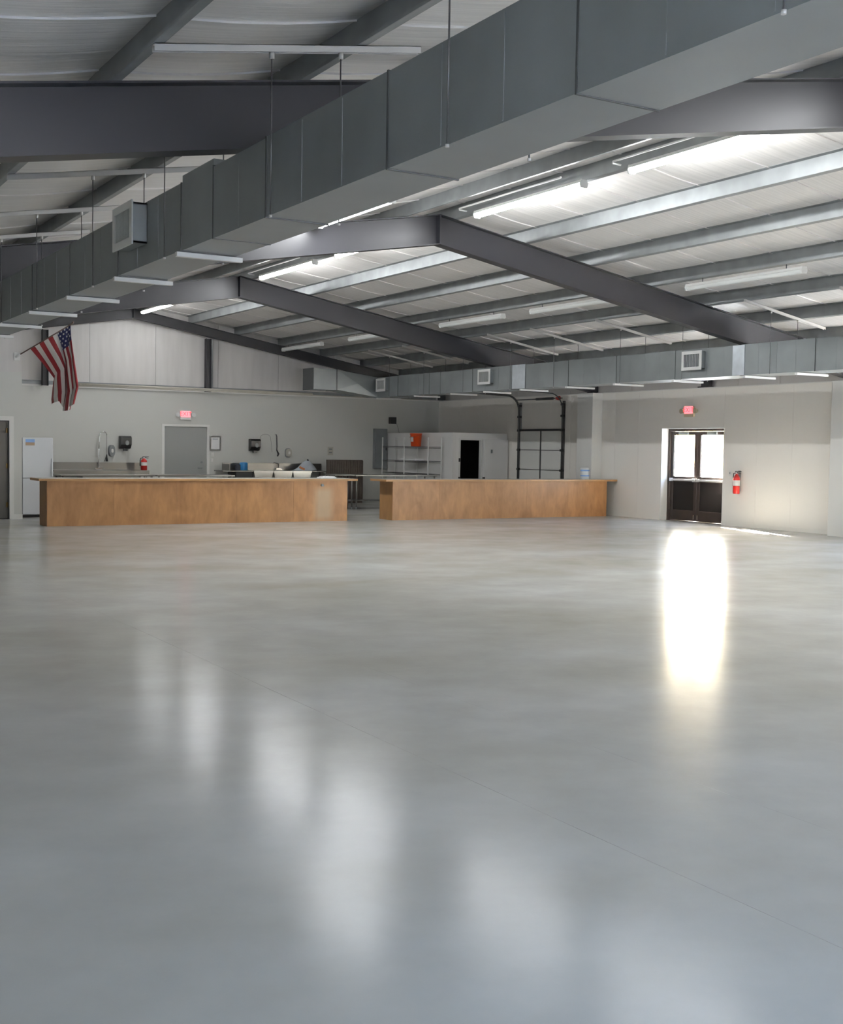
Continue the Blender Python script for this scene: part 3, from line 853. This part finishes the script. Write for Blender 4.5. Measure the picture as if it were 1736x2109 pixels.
# ------------------------------------------------------------------ serving counters
def counter(x0, x1, y0, depth, ztop, xt0, xt1, label, pale_from=None):
    t = thing('serving_counter', label, 'counter', ((x0 + x1) / 2, y0 + depth / 2, 0), 'plywood serving counters')
    n = max(1, round((x1 - x0) / 1.22))
    xs = [x0 + (x1 - x0) * i / n for i in range(n + 1)]
    for a, b in zip(xs[:-1], xs[1:]):
        MB().box(a + .0015, b - .0015, y0, y0 + .02, .0, ztop - .045).build('front_panel', 'ply_pale' if pale_from and a >= pale_from else 'ply', t)
    MB().box(x0, x0 + .02, y0 + .021, y0 + depth, 0, ztop - .045).build('end_panel', 'ply_end', t)
    MB().box(x1 - .02, x1, y0 + .021, y0 + depth, 0, ztop - .045).build('end_panel', 'ply_end', t)
    MB().box(x0 + .021, x1 - .021, y0 + depth - .02, y0 + depth, 0, ztop - .045).build('back_panel', 'ply_end', t)
    MB().box(xt0 + .02, xt1 - .02, y0 - .06, y0 + depth + .06, ztop - .042, ztop).build('countertop', 'laminate', t)
    m = MB()
    m.box(xt0, xt1, y0 - .082, y0 - .061, ztop - .046, ztop - .002)
    m.box(xt0, xt0 + .019, y0 - .06, y0 + depth + .06, ztop - .046, ztop - .002)
    m.box(xt1 - .019, xt1, y0 - .06, y0 + depth + .06, ztop - .046, ztop - .002)
    m.build('edge_strip', 'edge', t)
    return t
c1 = counter(5.52, 12.03, 23.39, .60, .93, 5.35, 12.24, 'long plywood serving counter on the left, before the grey door', pale_from=10.5)
m = MB().tube([(11.40, 23.385, .79), (11.40, 23.35, .79)], .03, 10)
m.box(11.37, 11.43, 23.335, 23.355, .765, .785)
m.build('bottle_opener', 'grey_metal', c1)
c2 = counter(13.08, 19.24, 23.22, .60, .92, 12.86, 19.50, 'plywood serving counter on the right, ending at the right wall')

# papers on left counter
tag(MB().box(11.55, 11.93, 23.75, 23.95, .93, .955).box(11.60, 11.90, 23.76, 23.94, .955, .972).build('paper_stack', 'paper', bevel=.002), 'white paper stack on the left counter in front of the grey door', 'paper')
# ------------------------------------------------------------------ refrigerator
t = thing('refrigerator', 'white upright refrigerator beside the left partition', 'refrigerator', (6.02, 26.62, 0))
MB().box(5.70, 6.34, 26.37, 27.0, .05, 1.725).build('cabinet', 'fridge', t, bevel=.01)
MB().box(5.72, 6.32, 26.36, 26.95, 0, .05).build('kick_plate', 'dark', t)
MB().box(5.70, 6.34, 26.355, 26.37, .07, 1.72).build('door_gasket', 'gasket', t)
for z0, z1 in ((.07, .845), (.855, 1.722)):
    dr = MB().box(5.70, 6.34, 26.30, 26.355, z0, z1).build('door', 'fridge', t, bevel=.008)
    zz = (z1 - .32, z1 - .03) if z0 < .5 else (z0 + .03, z0 + .42)
    MB().box(6.30, 6.325, 26.262, 26.30, *zz).build('handle', 'fridge', dr, bevel=.005)
p = thing('fridge_picture', 'small landscape picture stuck on the refrigerator door', 'picture', (5.85, 26.297, 1.55))
MB().box(5.76, 5.95, 26.296, 26.2995, 1.62, 1.69).build('sky_print', 'skyblue', p)
MB().box(5.76, 5.95, 26.296, 26.2995, 1.555, 1.62).build('ground_print', 'tanprint', p)

# ------------------------------------------------------------------ stainless tables and sinks
def prep_table(x0, x1, y0, y1, z, label, legs=None, shelf=.22, grp='stainless prep tables'):
    t = thing('prep_table', label, 'table', ((x0 + x1) / 2, (y0 + y1) / 2, 0), grp)
    MB().box(x0, x1, y0, y1, z - .035, z).build('table_top', 'steel', t, bevel=.004)
    for lx in (legs or (x0 + .06, x1 - .06)):
        for ly in (y0 + .06, y1 - .06):
            lg = MB().tube([(lx, ly, .06), (lx, ly, z - .035)], .021, 10).build('leg', 'steel', t)
            MB().tube([(lx, ly, 0), (lx, ly, .06)], [.020, .026], 10).build('foot', 'grey_metal', lg)
    MB().box(x0 + .03, x1 - .03, y0 + .03, y1 - .03, shelf, shelf + .02).build('undershelf', 'steel', t)
    return t
prep_table(6.75, 8.95, 27.3, 28.0, .90, 'stainless prep table behind the left counter, nearest the refrigerator')
prep_table(9.0, 10.95, 27.3, 28.0, .90, 'stainless prep table behind the left counter, before the grey door')
prep_table(13.85, 14.42, 27.62, 28.25, .915, 'small stainless stand seen in the gap between the counters')
prep_table(14.44, 16.95, 27.62, 28.25, .905, 'long stainless prep table behind the right counter')

def faucet_swing(t, x, y, z):
    MB().box(x - .10, x + .10, y - .03, y + .03, z, z + .05).tube([(x - .09, y - .03, z + .03), (x - .10, y - .08, z + .04)], .012, 8).tube([(x + .09, y - .03, z + .03), (x + .10, y - .08, z + .04)], .012, 8).build('faucet_body', 'chrome', t)
    MB().tube([(x, y, z + .05), (x, y, z + .16), (x - .05, y - .03, z + .19), (x - .22, y - .15, z + .215), (x - .24, y - .16, z + .19)], .012, 8).build('spout', 'chrome', t)
def pre_rinse(t, x, y, z, h, r, sx=1):
    MB().box(x - .09, x + .09, y - .03, y + .03, z, z + .05).tube([(x - .09, y - .02, z + .03), (x - .11, y - .07, z + .04)], .012, 8).tube([(x + .09, y - .02, z + .03), (x + .11, y - .07, z + .04)], .012, 8).build('mixer', 'chrome', t)
    pts = [(x, y, z + .05), (x, y, z + h * .55)]
    MB().tube(pts, .016, 8).build('riser', 'chrome', t)
    sp = [(x, y, z + h * .55), (x + .01 * sx, y, z + h * .75)]
    for i in range(0, 11):
        a = math.pi - math.pi * i / 10
        sp.append((x + sx * (r + .03 + r * math.cos(a)), y, z + h - r + r * math.sin(a)))
    MB().tube(sp, .015, 8).build('spring', 'chrome', t)
    xe = x + sx * (2 * r + .03)
    MB().tube([(xe, y, z + h - r), (xe, y, z + h * .38)], .006, 8).build('hose', 'rod', t)
    MB().tube([(xe, y, z + h * .40), (xe, y - .01, z + h * .22)], [.014, .032], 10).tube([(xe - .01, y, z + h * .36), (xe - .06, y - .02, z + h * .22)], .008, 6).build('spray_head', 'dark', t)

# left dish table with pre-rinse spray
t = thing('dish_table', 'stainless dish table with spray arm under the left towel dispenser', 'sink', (8.8, 31.4, 0))
MB().box(7.50, 10.02, 31.06, 31.74, .885, .92).box(7.50, 10.02, 31.06, 31.08, .82, .885).build('work_top', 'steel', t, bevel=.003)
MB().box(7.50, 10.02, 31.735, 31.775, .92, 1.115).build('backsplash', 'steel', t)
MB().box(8.25, 9.55, 31.10, 31.68, .62, .884).build('basin', 'steel', t, bevel=.02)
for lx in (7.56, 9.96):
    for ly in (31.12, 31.68): MB().tube([(lx, ly, 0), (lx, ly, .885)], .02, 10).build('leg', 'steel', t)
MB().box(7.56, 9.96, 31.12, 31.68, .24, .26).build('undershelf', 'steel', t)
pre_rinse(t, 8.83, 31.66, .92, 1.02, .09, 1)
# three-compartment sink
t = thing('three_bowl_sink', 'stainless three bowl sink with drainboards under the right towel dispenser', 'sink', (13.8, 31.4, 0))
MB().box(12.10, 13.02, 31.06, 31.74, .895, .925).build('drainboard', 'steel', t, bevel=.003)
MB().box(14.82, 15.46, 31.06, 31.74, .895, .925).build('drainboard', 'steel', t, bevel=.003)
MB().box(12.35, 15.44, 31.735, 31.775, .925, 1.13).box(12.35, 12.37, 31.2, 31.735, .925, 1.10).build('backsplash', 'steel', t)
for k in range(3):
    a = 13.03 + k * .60
    b = MB()
    # rounded bowl: u-shaped section extruded in depth, open on top
    n = 10
    pts = [(a, .915)]
    for i in range(n + 1):
        q = math.pi + math.pi * i / n
        pts.append((a + .295 + .27 * math.cos(q), .80 + .20 * math.sin(q)))
    pts += [(a + .59, .915)]
    inner = [(a + .02 + (x - a) * (.55 / .59), z + .012) for x, z in pts]
    b.prism(pts, 'y', 31.08, 31.70)
    b.box(a, a + .59, 31.06, 31.08, .875, .925)
    b.build('bowl', 'steel_bright', t)
for lx in (12.6, 13.05, 14.8, 15.36):
    MB().tube([(lx, 31.12, 0), (lx, 31.12, .895)], .02, 10).tube([(lx, 31.66, 0), (lx, 31.66, .895)], .02, 10).build('leg', 'steel', t)
MB().box(12.5, 13.0, 31.1, 31.7, .30, .885).build('grease_box', 'dark', t)
faucet_swing(t, 14.05, 31.69, .94)
# wall-mounted spray hose above it
t = thing('spray_hose', 'dark spray hose hanging on the wall above the three bowl sink', 'hose', (13.95, 31.70, 1.3))
MB().tube([(13.98, 31.72, 1.96), (13.985, 31.70, 1.9), (13.99, 31.68, 1.62), (13.985, 31.68, 1.5)], [.014, .02, .02, .018], 8).build('spring', 'track', t)
MB().tube([(13.98, 31.68, 1.52), (14.03, 31.66, 1.40), (14.0, 31.66, 1.33)], [.018, .03, .02], 8).build('spray_head', 'dark', t)
MB().tube([(13.98, 31.72, 1.96), (13.98, 31.79, 1.96)], .018, 8).build('wall_hook', 'chrome', t)
pts = [(13.50, 31.76, 1.55)]
for i in range(9):
    a = math.pi - math.pi * i / 8
    pts.append((13.66 + .16 * math.cos(a), 31.75, 1.86 + .10 * math.sin(a)))
pts.append((13.86, 31.73, 1.45))
MB().tube(pts, .004, 6).build('cable', 'rod', t)

# items at the sinks
t = thing('plastic_bag', 'pale grey plastic bag with dark tied top beside the three bowl sink', 'bag', (14.75, 31.35, .926))
m = MB()
rings = []
prof = [(.34, 0.0), (.32, .03), (.25, .09), (.19, .16), (.12, .24), (.05, .285), (.022, .30)]
n = 22
vs = []
for i, (r, z) in enumerate(prof):
    for k in range(n):
        a = 2 * math.pi * k / n
        rr = r * (1 + .09 * math.sin(3 * a + i) + .05 * math.sin(7 * a - i * 1.3))
        sk = (1.35 if math.cos(a) < 0 else .85)
        vs.append((14.85 + rr * math.cos(a) * sk - .02, 31.38 + rr * math.sin(a) * .62, .926 + z))
fs = [(i * n + k, i * n + (k + 1) % n, (i + 1) * n + (k + 1) % n, (i + 1) * n + k) for i in range(len(prof) - 1) for k in range(n)]
m.add(vs, fs, True); m.add(vs[:n], [tuple(range(n))])
m.build('bag_body', 'bag', t)
MB().lathe([(.002, 0), (.03, .01), (.035, .035), (.02, .06), (.002, .065)], (14.83, 31.38, .926 + .27), 10).build('tied_knot', 'black', t)
MB().obox((14.56, 31.185, 1.0), (1, 0, -.45), .09, (0, 1, .0), .004, (.45, 0, 1), .028).build('printed_mark', 'orange', t)
t = thing('blue_canister', 'bright blue canister on the sink drainboard left of the faucet', 'canister', (12.83, 31.45, .926))
MB().lathe([(.001, 0), (.11, .002), (.115, .02), (.115, .20), (.09, .225), (.001, .228)], (12.86, 31.42, .926), 18).build('body', 'blue', t)
MB().box(12.62, 12.75, 31.38, 31.5, .926, 1.09).build('dark_sponge_box', 'navy', t, bevel=.01)

# wall dispensers
def towel_dispenser(x, z, label):
    t = thing('towel_dispenser', label, 'dispenser', (x, YB, z), 'black towel dispensers')
    m = MB()
    m.prism([(YB - .001, z), (YB - .12, z + .02), (YB - .21, z + .12), (YB - .22, z + .30), (YB - .17, z + .35), (YB - .001, z + .35)], 'x', x - .15, x + .15)
    m.build('housing', 'black', t, bevel=.015)
    MB().lathe([(.001, 0), (.055, .002), (.06, .01), (.05, .016), (.001, .018)], (0, 0, 0), 14)
    w_ = MB()
    n = 14
    w_.prism([(x + .02 + .05 * math.cos(2 * math.pi * k / n), z + .17 + .065 * math.sin(2 * math.pi * k / n)) for k in range(n)], 'y', YB - .228, YB - .212)
    w_.build('roll_window', 'grey_metal', t)
    MB().box(x - .05, x + .06, YB - .15, YB - .07, z - .05, z + .02).build('feed_lever', 'black', t, bevel=.01)
towel_dispenser(9.55, 1.48, 'black paper towel dispenser on the wall left of the grey door')
towel_dispenser(13.30, 1.47, 'black paper towel dispenser on the wall above the three bowl sink')
def soap_dispenser(x, z, w, h, label, m1):
    t = thing('soap_dispenser', label, 'dispenser', (x, YB, z), 'soap dispensers')
    n = 20
    for nm, s, y0, y1, mm in (('back_plate', 1.0, YB - .04, YB - .001, 'gasket'), ('cover', .86, YB - .11, YB - .04, m1), ('push_button', .32, YB - .125, YB - .11, 'label')):
        MB().prism([(x + .5 * w * s * math.copysign(abs(math.cos(2 * math.pi * k / n)) ** .7, math.cos(2 * math.pi * k / n)),
                     z + h / 2 + .5 * h * s * math.copysign(abs(math.sin(2 * math.pi * k / n)) ** .7, math.sin(2 * math.pi * k / n))) for k in range(n)], 'y', y0, y1).build(nm, mm, t)
soap_dispenser(9.20, 1.27, .18, .32, 'round grey soap dispenser beside the left spray arm', 'grey_metal')
soap_dispenser(14.38, 1.30, .19, .27, 'pale soap dispenser on the wall right of the spray hose', 'plate')

# framed notice
t = thing('framed_notice', 'white notice in a black frame right of the grey door', 'picture', (12.15, YB, 1.48))
m = MB()
m.box(11.985, 12.02, YB - .03, YB - .001, 1.475, 1.885); m.box(12.275, 12.31, YB - .03, YB - .001, 1.475, 1.885)
m.box(12.02, 12.275, YB - .03, YB - .001, 1.475, 1.51); m.box(12.02, 12.275, YB - .03, YB - .001, 1.85, 1.885)
m.build('frame', 'black', t)
MB().box(12.02, 12.275, YB - .015, YB - .002, 1.51, 1.85).build('sheet', 'paper', t)
MB().box(12.07, 12.225, YB - .0165, YB - .0152, 1.775, 1.81).build('printed_heading', 'paper_grey', t)
def plate(x, z, w, h, label, m1='label'):
    t = thing('switch_plate', label, 'switch', (x, YB, z), 'wall plates')
    MB().box(x - w / 2, x + w / 2, YB - .010, YB - .001, z, z + h).build('cover_plate', m1, t, bevel=.002)
    MB().box(x - .012, x + .012, YB - .020, YB - .010, z + h / 2 - .02, z + h / 2 + .02).build('toggle', m1, t)
plate(12.07, 1.30, .08, .12, 'small white switch plate under the framed notice')
plate(12.05, 1.16, .08, .09, 'smaller white plate below the upper switch plate')
t = thing('notice_plate', 'cream instruction plate on the wall above the dark ribbed board', 'sign', (15.76, YB, 1.38))
MB().box(15.67, 15.85, YB - .012, YB - .001, 1.38, 1.63).build('board', 'plate', t)
for k in range(2): MB().box(15.71, 15.81, YB - .015, YB - .0121, 1.44 + k * .10, 1.48 + k * .10).build('printed_line', 'grey_metal', t)

# dark ribbed board standing by the wall
t = thing('ribbed_board', 'dark brown ribbed board standing against the back wall', 'panel', (15.8, 30.9, 0))
MB().box(15.20, 16.36, 30.86, 30.92, .0, 1.26).build('board', 'ribbed', t)
for k in range(16):
    x = 15.23 + k * .0735
    MB().box(x, x + .035, 30.845, 30.86, .06, 1.235).build('rib', 'ribbed', t)
MB().box(15.25, 15.33, 30.92, 31.02, 0, .03).build('foot', 'dark', t)
MB().box(16.24, 16.32, 30.92, 31.02, 0, .03).build('foot', 'dark', t)

# electrical cabinet, wall speaker
t = thing('electrical_panel', 'tall grey metal electrical panel on the back wall behind the shelves', 'panel', (17.41, YB, .99))
MB().box(17.19, 17.62, YB - .13, YB - .001, .99, 2.20).build('enclosure', 'grey_metal', t, bevel=.006)
MB().box(17.215, 17.595, YB - .142, YB - .131, 1.02, 2.17).build('panel_door', 'grey_metal', t, bevel=.004)
MB().box(17.56, 17.585, YB - .155, YB - .143, 1.55, 1.64).build('latch', 'dark', t)
t = thing('wall_speaker', 'small black box high on the back wall with a cable', 'speaker', (17.8, YB, 2.37))
MB().box(17.715, 17.915, YB - .16, YB - .02, 2.36, 2.56).build('cabinet', 'black', t, bevel=.008)
MB().box(17.76, 17.87, YB - .02, YB - .001, 2.42, 2.50).build('bracket', 'dark', t)
MB().tube([(17.90, YB - .02, 2.38), (18.0, YB - .02, 2.36), (18.05, YB - .02, 2.25), (18.06, YB - .05, 2.12), (18.06, YB - .12, 2.09)], .008, 6).build('cable', 'gasket', t)

# ------------------------------------------------------------------ walk-in cooler
t = thing('walk_in_cooler', 'white walk-in cooler box with dark doorway in the back right corner', 'cooler', (18.6, 29.9, 0))
KX0, KX1, KY0, KY1, KZ = 17.66, 19.50, 28.0, 31.74, 2.08
O0, O1, OZ = 17.92, 18.60, 1.875
for a, b in ((28.0, 28.93), (28.93, 29.87), (29.87, 30.80), (30.80, KY1)):
    MB().box(KX0, KX0 + .09, max(a, KY0 + .0) + .0015, b - .0015, 0, KZ - .09).build('side_panel', 'cooler', t)
MB().box(KX0 + .091, O0, KY0, KY0 + .09, 0, KZ - .09).build('front_panel', 'cooler', t)
MB().box(O1, KX1, KY0, KY0 + .09, 0, KZ - .09).build('front_panel', 'cooler', t)
MB().box(O0 + .001, O1 - .001, KY0, KY0 + .09, OZ, KZ - .09).build('lintel_panel', 'cooler', t)
MB().box(KX0, KX1, KY0, KY1, KZ - .09, KZ).build('roof_panel', 'cooler', t)
m = MB()
m.box(KX0 + .092, KX1 - .01, KY1 - .06, KY1, .01, KZ - .1); m.box(KX1 - .05, KX1 - .01, KY0 + .092, KY1 - .06, .01, KZ - .1)
m.box(KX0 + .092, KX0 + .11, KY0 + .092, KY1 - .06, .01, KZ - .1); m.box(KX0 + .11, O0 - .002, KY0 + .091, KY0 + .10, .01, KZ - .1); m.box(O1 + .002, KX1 - .05, KY0 + .091, KY0 + .10, .01, KZ - .1)
m.box(KX0 + .11, KX1 - .05, KY0 + .092, KY1 - .06, KZ - .12, KZ - .092); m.box(KX0 + .11, KX1 - .05, KY0 + .1, KY1 - .06, .01, .02)
m.build('inner_lining', 'cooler_in', t)
m = MB()
m.box(O0 - .05, O0, KY0 - .012, KY0, 0, OZ + .05); m.box(O1, O1 + .05, KY0 - .012, KY0, 0, OZ + .05); m.box(O0, O1, KY0 - .012, KY0, OZ, OZ + .05)
m.build('door_frame', 'white_metal', t)
dr = MB().box(O1 + .06, KX1 - .03, KY0 - .10, KY0 - .014, .02, OZ + .03).build('open_door', 'cooler', t, bevel=.008)
MB().box(KX1 - .62, KX1 - .58, KY0 - .13, KY0 - .10, 1.52, 1.62).build('latch', 'grey_metal', dr)
for z in (1.32, .80):
    MB().box(O0 - .06, O0 - .02, KY0 - .035, KY0 - .012, z - .05, z + .05).build('strike', 'dark', t)
MB().box(O1 + .01, O1 + .09, KY0 - .115, KY0 - .10, .74, .84).build('hinge', 'dark', t)

# wire shelving beside the cooler
t = thing('wire_shelving', 'chrome wire shelving unit against the side of the walk-in cooler', 'shelving', (17.38, 29.8, 0))
SX0, SX1 = 17.15, 17.58
posts_y = [28.46, 29.80, 31.10]
for y in posts_y:
    for x in (SX0, SX1):
        MB().tube([(x, y, 0), (x, y, 1.94)], .019, 10).build('post', 'white_metal', t)
shelf_mb = {}
for z in (.28, .90, 1.265, 1.67):
    for a, b in zip(posts_y[:-1], posts_y[1:]):
        m = MB()
        for x in (SX0, SX1):
            m.tube([(x, a, z), (x, b, z)], .008, 6); m.tube([(x, a, z - .035), (x, b, z - .035)], .006, 6)
        for y in (a + .01, b - .01): m.tube([(SX0, y, z), (SX1, y, z)], .007, 6)
        k = 0
        y = a + .04
        while y < b - .03:
            m.tube([(SX0, y, z), (SX1, y, z)], .003, 4, caps=False); y += .05
        m.build('wire_shelf', 'track', t)
b = thing('bucket', 'orange plastic bucket on the top wire shelf', 'bucket', (17.36, 29.50, 1.681))
MB().lathe([(.001, 0), (.14, .0), (.145, .01), (.168, .33), (.178, .335), (.178, .375), (.165, .375), (.14, .02), (.001, .015)], (17.36, 29.50, 1.681), 24).build('pail', 'bucket', b)
MB().tube([(17.36 + .18 * math.cos(a), 29.50 + .18 * math.sin(a), 1.681 + .33 - .16 * math.sin((a - math.pi * .5) / 1.0) ** 2 if False else 1.681 + .34 - .10 * math.sin(a - math.pi / 2)) for a in [math.pi / 2 + math.pi * i / 12 for i in range(13)]], .004, 6).build('handle', 'rod', b)
n = 6
lv = []
for k in range(n + 1):
    a = math.pi * .95 + .7 * k / n
    for z, r in ((.13, .156), (.27, .166)): lv.append((17.36 + r * math.cos(a), 29.50 + r * math.sin(a), 1.681 + z))
MB().add(lv, [(2 * k, 2 * k + 1, 2 * k + 3, 2 * k + 2) for k in range(n)], True).build('printed_label', 'label', b)
tag(MB().box(SX0 + .02, SX1 - .03, 29.25, 30.15, 1.2735, 1.30).box(SX0 + .06, SX1 - .07, 29.3, 30.1, 1.30, 1.325).build('white_tray', 'paper', bevel=.006), 'white tray lying on the middle wire shelf', 'tray')

# ------------------------------------------------------------------ exit signs
def exit_sign(o, ax, n, label, house):
    """o centre on wall, ax = reading direction, n = outward normal"""
    o, ax, n = Vector(o), Vector(ax), Vector(n)
    up = Vector((0, 0, 1))
    t = thing('exit_sign', label, 'sign', o, 'lit exit signs')
    MB().obox(o + n * .03 - up * .02, ax, .155, n, .029, up, .125).build('housing', house, t, bevel=.006)
    MB().obox(o + n * .062 + up * .012, ax, .135, n, .003, up, .085).build('lit_face', 'exit_red', t)
    cu = bpy.data.curves.new('exit_text', 'FONT')
    cu.body = 'EXIT'; cu.size = .155; cu.align_x = 'CENTER'; cu.align_y = 'CENTER'; cu.extrude = .0015; cu.space_character = 1.08
    tmp = bpy.data.objects.new('tmp_text', cu)
    COL.objects.link(tmp)
    bpy.context.view_layer.update()
    me = bpy.data.meshes.new_from_object(tmp.evaluated_get(bpy.context.evaluated_depsgraph_get()))
    bpy.data.objects.remove(tmp)
    me.materials.clear(); me.materials.append(M['exit_letter'])
    mx = Matrix((ax, up, ax.cross(up))).transposed().to_4x4()
    me.transform(Matrix.Translation(n * .067 + up * .012) @ mx)
    lt = link('letters', me, t)
    for s in (-1, 1):
        c = o + ax * (.155 + .075) * s + n * .05 - up * .01
        arm = MB().tube([o + ax * .155 * s + n * .03, c], .012, 6).build('lamp_arm', house, t)
        MB().tube([c - n * .03, c + n * .03], [.045, .062], 12).build('emergency_lamp', house, t)
    return t
exit_sign((11.26, YB, 2.46), (1, 0, 0), (0, -1, 0), 'lit red exit sign above the grey back door', 'white_metal')
exit_sign((XR, 20.62, 2.60), (0, -1, 0), (-1, 0, 0), 'lit red exit sign with tan housing above the entrance doors', 'sign_tan')

# ------------------------------------------------------------------ fire extinguishers
def extinguisher(x, y, z, label, dirx, h=.50, r=.085, wall=None):
    t = thing('fire_extinguisher', label, 'extinguisher', (x, y, z), 'red fire extinguishers')
    k = h / .5
    MB().lathe([(.001, 0), (r * .92, 0), (r, .015 * k), (r, .31 * k), (r * .85, .36 * k), (r * .4, .40 * k), (r * .32, .42 * k)], (x, y, z), 20).build('cylinder', 'red', t)
    MB().lathe([(r + .002, .17 * k), (r + .002, .285 * k)], (x, y, z), 20).build('label_band', 'label', t)
    MB().tube([(x, y, z + .41 * k), (x, y, z + .46 * k)], .022, 10).build('valve', 'chrome', t)
    d = Vector(dirx)
    c = Vector((x, y, z))
    m = MB()
    m.obox(c + Vector((0, 0, .475 * k)) + d * .045, d, .085, d.cross(Vector((0, 0, 1))), .012, (0, 0, 1), .008)
    m.obox(c + Vector((0, 0, .445 * k)) + d * .045, d * 1 + Vector((0, 0, -.2)), .075, d.cross(Vector((0, 0, 1))), .012, (0, 0, 1), .006)
    m.build('handle', 'black', t)
    a = c + Vector((0, 0, .44 * k)) - d * .02
    MB().tube([a, a - d * .07 - Vector((0, 0, .01)), c - d * (r + .022) + Vector((0, 0, .36 * k)), c - d * (r + .02) + Vector((0, 0, .16 * k))], [.011, .011, .011, .017], 8).build('hose', 'black', t)
    if wall is not None:
        w_ = Vector(wall)
        MB().obox(c + w_ * (r + .012) + Vector((0, 0, .27 * k)), w_, .010, w_.cross(Vector((0, 0, 1))), .03, (0, 0, 1), .22 * k).build('bracket', 'grey_metal', t)
extinguisher(19.41, 19.00, .735, 'red fire extinguisher on the wall right of the entrance doors', (0, -1, 0), .52, .075, (1, 0, 0))
extinguisher(9.93, 31.25, .92, 'red fire extinguisher standing on the left dish table end', (1, 0, 0), .38, .085)
t = thing('switch_plate', 'white switch plate between the entrance doors and the extinguisher', 'switch', (XR, 19.30, 1.12), 'wall plates')
MB().box(XR - .010, XR - .001, 19.26, 19.34, 1.12, 1.24).build('cover_plate', 'label', t, bevel=.002)
MB().box(XR - .02, XR - .010, 19.288, 19.312, 1.16, 1.20).build('toggle', 'gasket', t)
# jug on right counter
t = thing('plastic_tub', 'pale plastic tub with blue bands at the right end of the right counter', 'tub', (18.80, 23.56, .92))
MB().lathe([(.001, 0), (.10, 0), (.105, .01), (.115, .27), (.09, .29), (.001, .29)], (18.80, 23.56, .92), 20).build('body', 'bluewhite', t)
for z in (.07, .20): MB().lathe([(.1095 + z * .03, z), (.111 + z * .03, z + .035)], (18.80, 23.56, .92), 20).build('blue_band', 'skyblue', t)

# ------------------------------------------------------------------ flag
P0, P1 = Vector((5.50, 25.885, 3.42)), Vector((6.47, 25.28, 4.10))
t = thing('flag', 'red, white and blue striped flag hanging from a short wall pole', 'flag', P0)
dv = (P1 - P0)
MB().tube([P0, P1 + dv * .03], .013, 8).lathe([(.001, 0), (.02, .012), (.02, .03), (.001, .04)], P1 + dv * .03, 10).build('pole', 'pole', t)
MB().tube([P0 - dv.normalized() * .05, P0 + dv.normalized() * .08], .026, 10).box(5.44, 5.56, 25.882, 25.90, 3.33, 3.50).build('bracket', 'white_metal', t)
# cloth: s along the pole (hoist), u down the fly
NS, NU = 78, 90
H0, H1 = P0 + dv * .24, P0 + dv * .985
def lerp(a, b, t_): return a + (b - a) * t_
def pl(keys, u):
    for (u0, a), (u1, b) in zip(keys[:-1], keys[1:]):
        if u <= u1:
            q = (u - u0) / (u1 - u0)
            return a + (b - a) * q
    return keys[-1][1]
# outline of the draped cloth seen from the hall: x offset and drop of the left and right edges
left_x = [(0, 0.0), (.35, .30), (.52, .49), (.60, .475), (.85, .46), (1, .48)]
left_z = [(0, 0.0), (.35, .36), (.52, .60), (.60, .70), (.85, 1.04), (1, 1.15)]
right_x = [(0, 0.0), (.4, .03), (.8, .15), (1, .05)]
right_z = [(0, 0.0), (.4, .31), (.8, 1.28), (1, 1.66)]
vs, fs, mi = [], [], []
for j in range(NU + 1):
    u = j / NU
    for i in range(NS + 1):
        s_ = i / NS
        hs = s_ / .4615 * .66 if s_ < .4615 else .66 + (s_ - .4615) / .5385 * .34
        h = lerp(H0, H1, hs)
        sx = hs
        x = h.x + lerp(pl(left_x, u), pl(right_x, u), sx)
        z = h.z - lerp(pl(left_z, u), pl(right_z, u), sx ** 1.5)
        z -= .20 * u ** 4 * max(0, 1 - ((hs - .62) / .36) ** 2)
        fold = min(1, u * 1.6)
        y = h.y + fold * (.10 * math.sin(s_ * 16 + u * 2.0) + .04 * math.sin(s_ * 31 + 1.0)) * (.35 + .65 * u)
        x += fold * .035 * math.sin(s_ * 16 + u * 2.0 + 1.3)
        vs.append((x, y, z))
for j in range(NU):
    for i in range(NS):
        fs.append((j * (NS + 1) + i, j * (NS + 1) + i + 1, (j + 1) * (NS + 1) + i + 1, (j + 1) * (NS + 1) + i))
        s_, u = (i + .5) / NS, (j + .5) / NU
        if s_ > 6 / 13 and u < .40: mi.append(2)
        else: mi.append(0 if int(s_ * 13) % 2 == 0 else 1)
m = MB()
m.v = vs; m.f = [list(f) for f in fs]; m.sm = [True] * len(fs); m.mi = mi
fl_o = m.build('cloth', ['flag_red', 'flag_white', 'flag_blue'], t)
sm = fl_o.modifiers.new('thickness', 'SOLIDIFY'); sm.thickness = .003
star = MB()
for ri in range(5):
    for ci in range(4):
        s_ = .50 + ci * .13 + (.06 if ri % 2 else 0)
        u = .04 + ri * .08
        if s_ > .985: continue
        i, j = int(s_ * NS), int(u * NU)
        a0 = Vector(vs[j * (NS + 1) + i]); ex = (Vector(vs[j * (NS + 1) + i + 1]) - a0).normalized(); ey = (Vector(vs[(j + 1) * (NS + 1) + i]) - a0).normalized()
        nn = ex.cross(ey).normalized()
        if nn.y > 0: nn = -nn
        pts = [a0 + nn * .006 + (ex * math.cos(math.pi * k / 5 - math.pi / 2) + ey * math.sin(math.pi * k / 5 - math.pi / 2)) * (.028 if k % 2 == 0 else .012) for k in range(10)]
        star.add(pts + [a0 + nn * .007], [(k, (k + 1) % 10, 10) for k in range(10)])
so = star.build('stars', 'flag_white', t)
so['kind'] = 'stuff'
